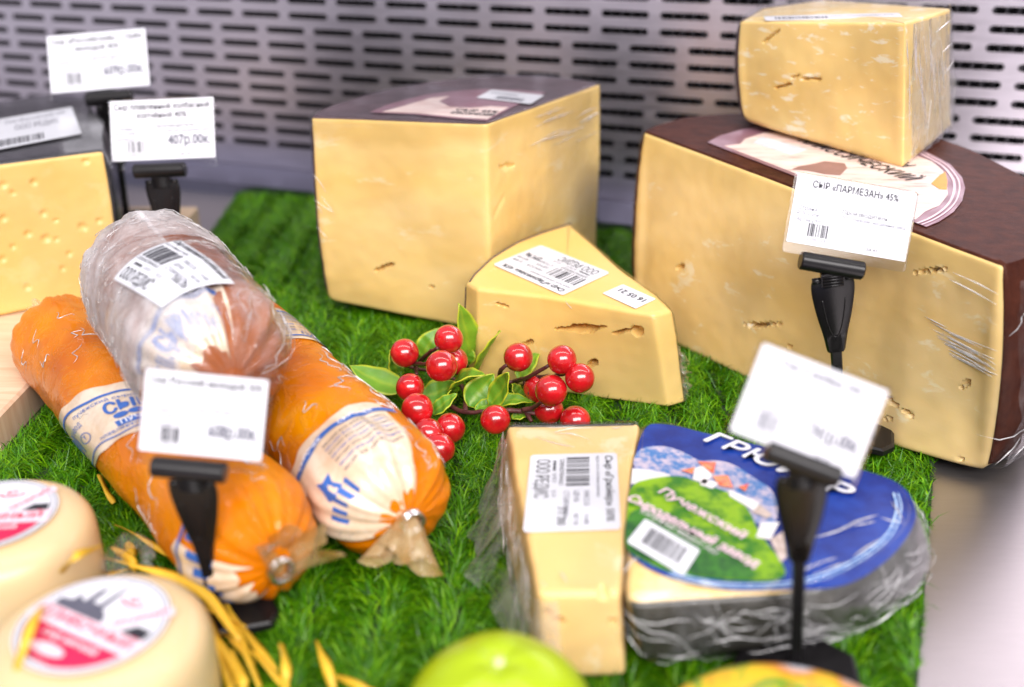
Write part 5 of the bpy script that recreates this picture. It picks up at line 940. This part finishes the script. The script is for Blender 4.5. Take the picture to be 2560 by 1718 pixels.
# ================================================================== price tags
def price_tag(key, label, title, price, rl, rd, base_rot=0.0, seed=1, faint=False):
    g = TAGS[key]; TLc, TRc, BRc, BLc = [V(p) for p in g['c']]; rp = V(g['r']); b = V(g['b'])
    rt = thing('price_tag', tuple(b), label, 'price tag', 'price tags on clip stands')
    X = (TRc - TLc); w = np.linalg.norm(X); X /= w; Y0 = TLc - BLc; h = np.linalg.norm(Y0); Y0 = Y0 - X*(Y0@X); Y = Y0/np.linalg.norm(Y0); N = np.cross(X, Y)
    fm = lambda x, y, l=0.0: BLc + X*x + Y*y + N*l
    # sleeve: two clear faces, open below, gripped by the roller
    ext = h*0.15
    o = sheet(lambda x, y, l=0.0: fm(x - 0.0008, y - ext, l), w + 0.0016, h + ext + 0.0008, 'clear_sleeve', M_CLEAR, rt, 0.0010, 0.0012, 0.0006)
    card = sheet(fm, w, h, 'paper_card', M_PAPER, rt, 0.0003, 0.0004, 0.0009)
    p = Print(lambda x, y, l=0.0: fm(x, y, l + 0.0009)); ik = M_INKG if faint else M_INK
    for i, s in enumerate(title): p.text(ik, s, w*0.5, h*(0.84 - 0.145*i), h*0.10, w*min(0.92, 0.040*len(s)), 0.010, 0, center=True)
    p.text(M_INKG, 'Страна', w*0.05, h*0.50, h*0.06); p.text(M_INKG, 'РОССИЯ', w*0.05, h*0.42, h*0.055); p.text(M_INKG, 'Артикул', w*0.05, h*0.33, h*0.055); p.text(M_INKG, '100123', w*0.22, h*0.345, h*0.04)
    p.text(ik, 'Производитель:', w*0.42, h*0.53, h*0.065); p.text(M_INKG, 'ООО Пучежский сыродельный завод', w*0.42, h*0.45, h*0.055, w*0.54)
    p.barcode(ik, w*0.16, h*0.13, w*0.17, h*0.19, seed, 12); p.text(M_INKG, '2200123', w*0.16, h*0.07, h*0.045, w*0.16)
    if price: p.text(M_INKG, price, w*0.55, h*0.24, h*0.17, w*0.41, 0.014)
    p.text(ik, 'за кг', w*0.66, h*0.06, h*0.06); p.done(card)
    # roller clamp: two half shells round the sleeve's lower edge
    mb = MB(); n = 22; prof = []
    for k in range(n): a = 2*math.pi*k/n; rr = rd*(0.80 if abs(a - math.pi/2) < 0.2 else 1.0); prof.append((math.cos(a)*rr, math.sin(a)*rr))
    def ring(x, k): return [rp + X*x + N*(c*k) + Y*(s*k) for c, s in prof]
    mb.rings([ring(-rl/2, 0.55), ring(-rl/2, 0.88), ring(-rl/2 + rd*0.14, 1), ring(rl/2 - rd*0.14, 1), ring(rl/2, 0.88), ring(rl/2, 0.55)])
    smooth_by_angle(mb.build('roller_clamp', M_TAG, rt), 40)
    # hinge block with ribs
    lw = rl*0.66; dn = b - rp; dn /= np.linalg.norm(dn); ac = X - dn*(X@dn); ac /= np.linalg.norm(ac); fr = np.cross(ac, -dn)
    if fr@N < 0: fr = -fr
    hc = rp + dn*(rd*1.5); mb = MB(); mb.box(hc, lw*0.27, rd*0.45, rd*0.75, (ac, fr, dn)); hg = mb.build('hinge', M_TAG, rt, False)
    for k in range(4): mb = MB(); mb.tube([hc + fr*rd*0.45 + dn*rd*(-0.35 + 0.34*k) - ac*lw*0.24, hc + fr*rd*0.45 + dn*rd*(-0.35 + 0.34*k) + ac*lw*0.24], rd*0.15, 6); mb.build('rib', M_TAG, hg)
    # leaf shaped stem
    top = rp + dn*(rd*1.5); Ls = np.linalg.norm(b - top); prof = [(0, 0.40), (0.015, 0.47), (0.05, 0.5), (0.12, 0.48), (0.24, 0.40), (0.36, 0.29), (0.48, 0.20), (0.6, 0.15), (0.8, 0.13), (1.0, 0.13)]
    th = rd*0.28; sc = min(1.0, lw*4.2/Ls) if Ls > 0 else 1
    ss = spline([(s*(sc if s < 0.6 else sc*0.6 + (s - 0.6)/0.4*(1 - sc*0.6)) if sc < 1 else s, wv, 0) for s, wv in prof], 34)
    rings = []
    for q in ss:
        c = top + dn*(Ls*q[0]); hw = lw*q[1]; rings.append([c - ac*hw - fr*th, c + ac*hw - fr*th, c + ac*hw*1.02, c + ac*hw*0.8 + fr*th, c - ac*hw*0.8 + fr*th, c - ac*hw*1.02])
    mb = MB(); mb.rings(rings); stem = smooth_by_angle(mb.build('stem', M_TAG, rt), 45)
    # moulded U rib on the leaf and the two lugs of the hinge pin
    u = [(-0.30, 0.14), (-0.25, 0.24), (-0.17, 0.34), (-0.08, 0.40), (0, 0.415), (0.08, 0.40), (0.17, 0.34), (0.25, 0.24), (0.30, 0.14)]
    mb = MB(); mb.tube(spline([top + ac*lw*a*0.9 + dn*Ls*s*sc*0.9 + fr*th*1.05 for a, s in u], 30), rd*0.07, 6); mb.build('moulded_rib', M_TAG, stem)
    for sg in (-1, 1): mb = MB(); mb.tube([top + ac*lw*sg*0.28 + dn*rd*0.1, top + ac*lw*sg*0.47 + dn*rd*0.1], rd*0.36, 10); mb.build('hinge_pin', M_TAG, stem)
    # base plate
    ca, sa = math.cos(base_rot), math.sin(base_rot); bx, by = V((ca, sa, 0)), V((-sa, ca, 0)); z = V((0, 0, b[2] + 0.0005)); c0 = V((b[0], b[1], 0))
    def pl(k, zz): return [c0 + bx*x*k + by*y*k + V((0, 0, zz)) for x, y in ((-0.018, -0.010), (0.018, -0.010), (0.021, -0.004), (0.018, 0.012), (0.006, 0.018), (-0.006, 0.018), (-0.018, 0.012), (-0.021, -0.004))]
    k = lw/0.0155; mb = MB(); mb.rings([pl(k, b[2] + 0.0006), pl(k, b[2] + 0.0026), pl(k*0.94, b[2] + 0.0034)]); smooth_by_angle(mb.build('base', M_TAG, rt, True), 30)
    return rt
TAGS['P5']['b'] = (0.0800, 0.2290, 0.0075); TAGS['P3']['b'] = (-0.0896, 0.2535, 0.0060); TAGS['P4']['b'] = TAGS['P4']['b'][:2] + (0.0070,)
for k_, s_ in (('P5', 0.975), ('P3', 0.93)):
    cz = V((0, 0, 0.213)); TAGS[k_]['c'] = [tuple(cz + (V(p) - cz)*s_) for p in TAGS[k_]['c']]; TAGS[k_]['r'] = tuple(cz + (V(TAGS[k_]['r']) - cz)*s_)
price_tag('P1', 'price tag behind the black rinded cheese, card priced 609 roubles', ('Сыр «Российский» г. Орёл', 'молодой 45%'), '609р.00к.', 0.0262, 0.0042, 0.4, 2)
price_tag('P2', 'price tag of 407 roubles behind the film wrapped sausage cheese', ('Сыр плавленный колбасный', 'копчёный 40%'), '407р.00к.', 0.0261, 0.0037, 0.1, 5)
price_tag('P3', 'price tag of 608 roubles standing between orange sausage cheese and round cheeses', ('Сыр Русский молодой 50%',), '608р.00к.', 0.0205, 0.0030, 0.3, 8)
price_tag('P4', 'price tag titled parmesan standing before the half wheel cut face', ('СЫР «ПАРМЕЗАН» 45%',), None, 0.0236, 0.0035, -0.5, 12)
price_tag('P5', 'strongly tilted price tag standing in front of the blue labelled cheese', ('Сыр «Грюйер» 50%',), '741р.00к.', 0.0196, 0.0030, -0.3, 15, True)

# ================================================================== berry spray
rt = thing('berry_spray', (-0.01, 0.385, 0.004), 'artificial spray of glossy red berries and green leaves lying on the turf', 'berry spray')
sph = []
def berry_mesh():
    bm = bmesh.new(); bmesh.ops.create_uvsphere(bm, u_segments=28, v_segments=18, radius=0.0063)
    for v in bm.verts:
        q = v.co*160; v.co *= 1 + 0.018*mnoise.noise(q); v.co.z *= 0.99
        r = math.hypot(v.co.x, v.co.y)
        if v.co.z > 0 and r < 0.0016: v.co.z -= 0.0008*(1 - r/0.0016)
    me = bpy.data.meshes.new('berry'); bm.to_mesh(me); bm.free(); me.materials.append(M_BERRY)
    me.polygons.foreach_set('use_smooth', np.ones(len(me.polygons), bool)); return me
bme = berry_mesh(); o0 = wloc(rt)
for i, p in enumerate(BERRIES):
    o = bpy.data.objects.new('berry', bme); COL.objects.link(o); o.parent = rt; o.location = V(p) - o0; o.scale = (random.uniform(0.94, 1.05),)*3
    o.rotation_euler = (random.uniform(0.5, 2.6), random.uniform(-1, 1), random.uniform(0, 6))
for i, s in enumerate(STEMS):
    pts = spline(s, 14); mb = MB(); mb.tube([q + V((0, 0, 0.0006*mnoise.noise(Vector(q*300)))) for q in pts], [0.00115 - 0.0004*k/13 for k in range(14)], 7); mb.build('stem', M_STEM, rt)
camv = V((0, 0, 0.213))
for i, (a, b, wd) in enumerate(LEAVES):
    a, b = V(a), V(b); ax = b - a; L = np.linalg.norm(ax); d = ax/L; rg = random.Random(i)
    view = camv - (a + b)/2; view /= np.linalg.norm(view); up = view*rg.uniform(0.35, 0.9) + V((rg.uniform(-0.5, 0.5), rg.uniform(-0.3, 0.3), 0.8)); up -= d*(up@d); up /= np.linalg.norm(up); sd = np.cross(d, up)
    wd *= 1.55; n, m = 16, 8; v = []; f = []; ed = []; fold = rg.uniform(0.15, 0.45); bend = rg.uniform(-0.12, 0.16); tw = rg.uniform(-0.5, 0.5)
    for s in range(n + 1):
        t = s/n; hw = wd*0.5*(math.sin(math.pi*min(1, t**0.85))**0.8*(1 - 0.25*t) + 0.03*(1 - t))
        ca, sa = math.cos(tw*t), math.sin(tw*t); sd2 = sd*ca + up*sa; up2 = up*ca - sd*sa
        c = a + d*L*t + up*(bend*L*math.sin(math.pi*t))
        for k in range(m + 1):
            u = -1 + 2*k/m; v.append(c + sd2*hw*u + up2*(hw*fold*abs(u)**1.4 - 0.0003*math.sin(t*20 + u*2))); ed.append(1.0 if abs(u) > 0.98 else (0.25 if abs(u) < 0.05 else 0.0))
    for s in range(n):
        for k in range(m): f.append((s*(m + 1) + k, (s + 1)*(m + 1) + k, (s + 1)*(m + 1) + k + 1, s*(m + 1) + k + 1))
    lo = mesh('leaf', v, f, M_LEAF, rt, True); at_ = lo.data.attributes.new('edge', 'FLOAT', 'POINT'); at_.data.foreach_set('value', np.array(ed, np.float32))
    md = lo.modifiers.new('thickness', 'SOLIDIFY'); md.thickness = 0.0004; md.offset = 0

# ================================================================== little round cheeses
def lathe(prof, n=64):
    return [[(r*math.cos(2*math.pi*j/n), r*math.sin(2*math.pi*j/n), z) for j in range(n)] for r, z in prof]
def round_cheese(loc, rad, hgt, rot, label, seed, knots):
    rt = thing('round_cheese', loc, label, 'cheese', 'small round cheeses with red labels'); L0 = V(loc); prof = []
    for k in range(25):
        a = -math.pi/2 + math.pi*k/24; c, s = math.cos(a), math.sin(a); e = 0.42
        prof.append((rad*abs(c)**e if k not in (0, 24) else 0.0004, hgt/2 + hgt/2*math.copysign(abs(s)**e, s)))
    prof += [(rad*0.80, hgt)] if False else []
    rings = lathe(prof, 72); mb = MB()
    mb.rings([[L0 + V(p)*(1 + 0.012*mnoise.noise(Vector(p)*55 + Vector((seed, 0, 0)))) for p in r] for r in rings]); mb.build('cheese', M_PASTE_M, rt)
    ca, sa = math.cos(rot), math.sin(rot); lr = rad*0.665; zt = hgt + 0.0006
    fm = lambda x, y, l=0.0: L0 + V(((x*ca - y*sa)*lr, (x*sa + y*ca)*lr, zt + l))
    disc = lambda r0, n=48: [(r0*math.cos(2*math.pi*k/n), r0*math.sin(2*math.pi*k/n)) for k in range(n)]
    v = [fm(0, 0, 0.0002)]; f = []; n = 48
    for r0 in (0.25, 0.5, 0.75, 1.0): v += [fm(x, y, 0.0002) for x, y in disc(r0)]
    f += [(0, 1 + k, 1 + (k + 1) % n) for k in range(n)]
    for q in range(3): f += [(1 + q*n + k, 1 + (q + 1)*n + k, 1 + (q + 1)*n + (k + 1) % n, 1 + q*n + (k + 1) % n) for k in range(n)]
    lab = fix_normals(mesh('label', v, f, M_PAPER, rt, True)); p = Print(lambda x, y, l=0.0: fm(x, y, l + 0.0002))
    rr = disc(0.97) + disc(0.95); p.put(M_INKG, rr, [(k, (k + 1) % n, n + (k + 1) % n, n + k) for k in range(n)], 0.0001)
    rr = disc(0.90) + disc(0.885); p.put(M_INKG, rr, [(k, (k + 1) % n, n + (k + 1) % n, n + k) for k in range(n)], 0.0001)
    def chord(y0, y1, r0=0.88, k=16):
        return [(-math.sqrt(max(0, r0*r0 - (y0 + (y1 - y0)*i/k)**2)), y0 + (y1 - y0)*i/k) for i in range(k + 1)] + [(math.sqrt(max(0, r0*r0 - (y0 + (y1 - y0)*i/k)**2)), y0 + (y1 - y0)*i/k) for i in range(k, -1, -1)]
    p.poly(M_INKR, chord(-0.86, -0.30), 0.0001)
    sky = [(-0.80, 0.0), (-0.80, 0.18), (-0.62, 0.22), (-0.60, 0.42), (-0.55, 0.30), (-0.45, 0.26), (-0.44, 0.50), (-0.39, 0.66), (-0.34, 0.50), (-0.33, 0.30), (-0.2, 0.30), (-0.19, 0.52), (-0.15, 0.90), (-0.11, 0.52), (-0.10, 0.26), (0.05, 0.16), (0.12, 0.02)]
    p.put(M_INKG, [(x, -0.02) for x, y in sky] + sky, [(i, i + 1, len(sky) + i + 1, len(sky) + i) for i in range(len(sky) - 1)], 0.0001)
    p.poly(M_INK, [(0.42, 0.0), (0.60, 0.22), (0.84, 0.22), (0.86, 0.0)], 0.0001)
    p.rect(M_INKP, -0.93, -0.30, 0.93, 0.02, 0.0002, 12, 2)
    p.text(M_INKR, 'СЛИВОЧНЫЙ', -0.84, -0.20, 0.17, 1.66, 0.012, 0.0, 0.0003)
    p.text(M_INKW, 'сыр мягкий', -0.42, -0.47, 0.11, 0.95, 0.012, 0, 0.0003); p.poly(M_INKP, [(0.30*math.cos(a) - 0.1, 0.10*math.sin(a) - 0.66) for a in np.linspace(0, 2*math.pi, 20)[:-1]], 0.0003)
    # ribbon
    rb = [(0.16, 0.02), (0.34, 0.02), (0.86, 0.62), (0.74, 0.74)]; p.poly(M_INKP, rb, 0.0002)
    cs, sn = math.cos(0.87), math.sin(0.87)
    v2, f2 = text_geo('ТРАДИЦИИ', 0.012); kx = 0.72/v2[:, 0].max()
    p.put(M_INKR, [(0.30 + (x*kx)*cs - y*0.10*sn, 0.06 + (x*kx)*sn + y*0.10*cs) for x, y in v2], f2, 0.0003)
    for a0, a1, r0, r1 in ((200, 350, 0.20, 0.15), (20, 330, 0.09, 0.05)):
        an = np.linspace(R(a0), R(a1), 18); v2 = [(0.16 + r0*1.1*math.cos(a), 0.60 + r0*0.75*math.sin(a)) for a in an] + [(0.16 + r1*1.1*math.cos(a), 0.60 + r1*0.75*math.sin(a)) for a in an]
        p.put(M_INKR, v2, [(k, k + 1, 18 + k + 1, 18 + k) for k in range(17)], 0.0001)
    p.done(lab)
    for pts, r0 in knots:
        q = spline([L0 + V(x) for x in pts], 26); mb = MB(); mb.tube([c + V((0, 0, 0.0007*math.sin(k*1.3))) for k, c in enumerate(q)], [r0*(0.75 + 0.35*abs(math.sin(k*0.8))) for k in range(26)], 9); mb.build('film_twist', M_FILM_S, rt)
round_cheese((-0.1545, 0.2600, 0.004), 0.0285, 0.036, R(6), 'small round cream cheese with red label and a twisted film tail', 1.0,
    [([(0.026, 0.006, 0.010), (0.031, 0.008, 0.017), (0.036, 0.010, 0.021), (0.041, 0.009, 0.018), (0.041, 0.006, 0.013)], 0.0022), ([(0.027, 0.004, 0.016), (0.034, 0.003, 0.016), (0.037, 0.000, 0.010), (0.034, -0.004, 0.005), (0.030, -0.008, 0.003)], 0.0024), ([(0.026, 0.0, 0.006), (0.031, -0.003, 0.008), (0.033, -0.007, 0.003)], 0.002)])
round_cheese((-0.1060, 0.2110, 0.004), 0.0285, 0.036, R(-28), 'small round cream cheese with red label, ringed by yellow raffia', 4.0, [([(-0.026, 0.008, 0.012), (-0.032, 0.012, 0.016), (-0.036, 0.014, 0.010)], 0.0025)])
# ================================================================== raffia strands
for i, pts in enumerate(STRAW):
    rg = random.Random(i + 50); q = spline(pts, 26); wd = rg.uniform(0.0010, 0.0017); v = []
    for k, c in enumerate(q):
        t = q[min(k + 1, 25)] - q[max(k - 1, 0)]; t /= np.linalg.norm(t) + 1e-9; sd = np.cross(t, V((0.2*math.sin(i), 0.3, 1))); sd /= np.linalg.norm(sd); tw = 0.7*math.sin(k*0.16 + i); upv = np.cross(sd, t); s2 = sd*math.cos(tw) + upv*math.sin(tw)
        ww = wd*(1 - 0.5*abs(2*k/25 - 1)**3); v += [c - s2*ww, c + upv*ww*0.25, c + s2*ww]
    f = [(3*k + j, 3*k + 3 + j, 3*k + 4 + j, 3*k + 1 + j) for k in range(25) for j in range(2)]
    o = mesh('raffia_strand', v, f, M_STRAW, None, True, origin=q[0]); md = o.modifiers.new('thickness', 'SOLIDIFY'); md.thickness = 0.0002
    tagp(o, 'loose yellow raffia strand curling around the small round cheeses', 'raffia', 'yellow raffia strands')
# ================================================================== lime green apple
AP = V((-0.0030, 0.1880, 0.005)); ra = 0.0232
rt = thing('apple', tuple(AP), 'glossy lime green round apple in front of the pale slice', 'apple')
prof = []
for k in range(41):
    a = -math.pi/2 + math.pi*k/40; r = ra*math.cos(a); z = ra*0.97*(1 + math.sin(a)); dm = math.exp(-(r/(0.0042))**2)
    if a > 0: z -= 0.0022*dm
    prof.append((max(r, 0.0003), z))
mb = MB(); mb.rings([[AP + V(p)*(1 + 0.012*math.sin(5*math.atan2(p[1], p[0]))*(0.4 if p[2] > ra else 1)) for p in r] for r in lathe(prof, 80)]); mb.build('flesh', M_APPLE, rt)
mb = MB(); mb.rings([[AP + V(p) + V((0, 0, 2*ra*0.97 - 0.0022)) for p in r] for r in lathe([(0.0013, -0.0004), (0.0013, 0.0006), (0.0006, 0.0011)], 14)]); mb.build('navel', M_DOT, rt)
# ================================================================== printed round package at the front
KP = V((0.0634, 0.1730, 0.009)); rk = 0.034
rt = thing('round_package', tuple(KP), 'round package with orange, yellow and green print at the mat front', 'package')
def packmat():
    t = NT('package_print'); f = t.noise(38, 3, 0.5, dist=1.2)
    t.l(t.ramp(f, [(0.30, (0.70, 0.10, 0.02, 1)), (0.40, (0.85, 0.33, 0.02, 1)), (0.47, (0.10, 0.35, 0.03, 1)), (0.52, (0.90, 0.62, 0.02, 1)), (0.60, (0.85, 0.30, 0.03, 1)), (0.68, (0.75, 0.78, 0.88, 1))]), t.b.inputs['Base Color']); t.set(Roughness=0.3)
    t.t.nodes['Color Ramp'].color_ramp.interpolation = 'LINEAR'; return t.m
M_PACK = packmat()
mb = MB(); mb.rings([[KP + V(p) for p in r] for r in lathe([(0.0005, 0), (rk*0.9, 0), (rk*0.98, 0.002), (rk, 0.006), (rk, 0.016), (rk*0.97, 0.020)], 64)]); mb.build('tub', M_PAPER, rt)
mb = MB(); mb.rings([[KP + V(p) for p in r] for r in lathe([(rk*0.985, 0.0195), (rk*0.985, 0.022), (rk*0.95, 0.0238), (rk*0.85, 0.0252), (rk*0.6, 0.0272), (rk*0.3, 0.0285), (0.0005, 0.029)], 64)], False, True); mb.build('lid', M_PACK, rt)
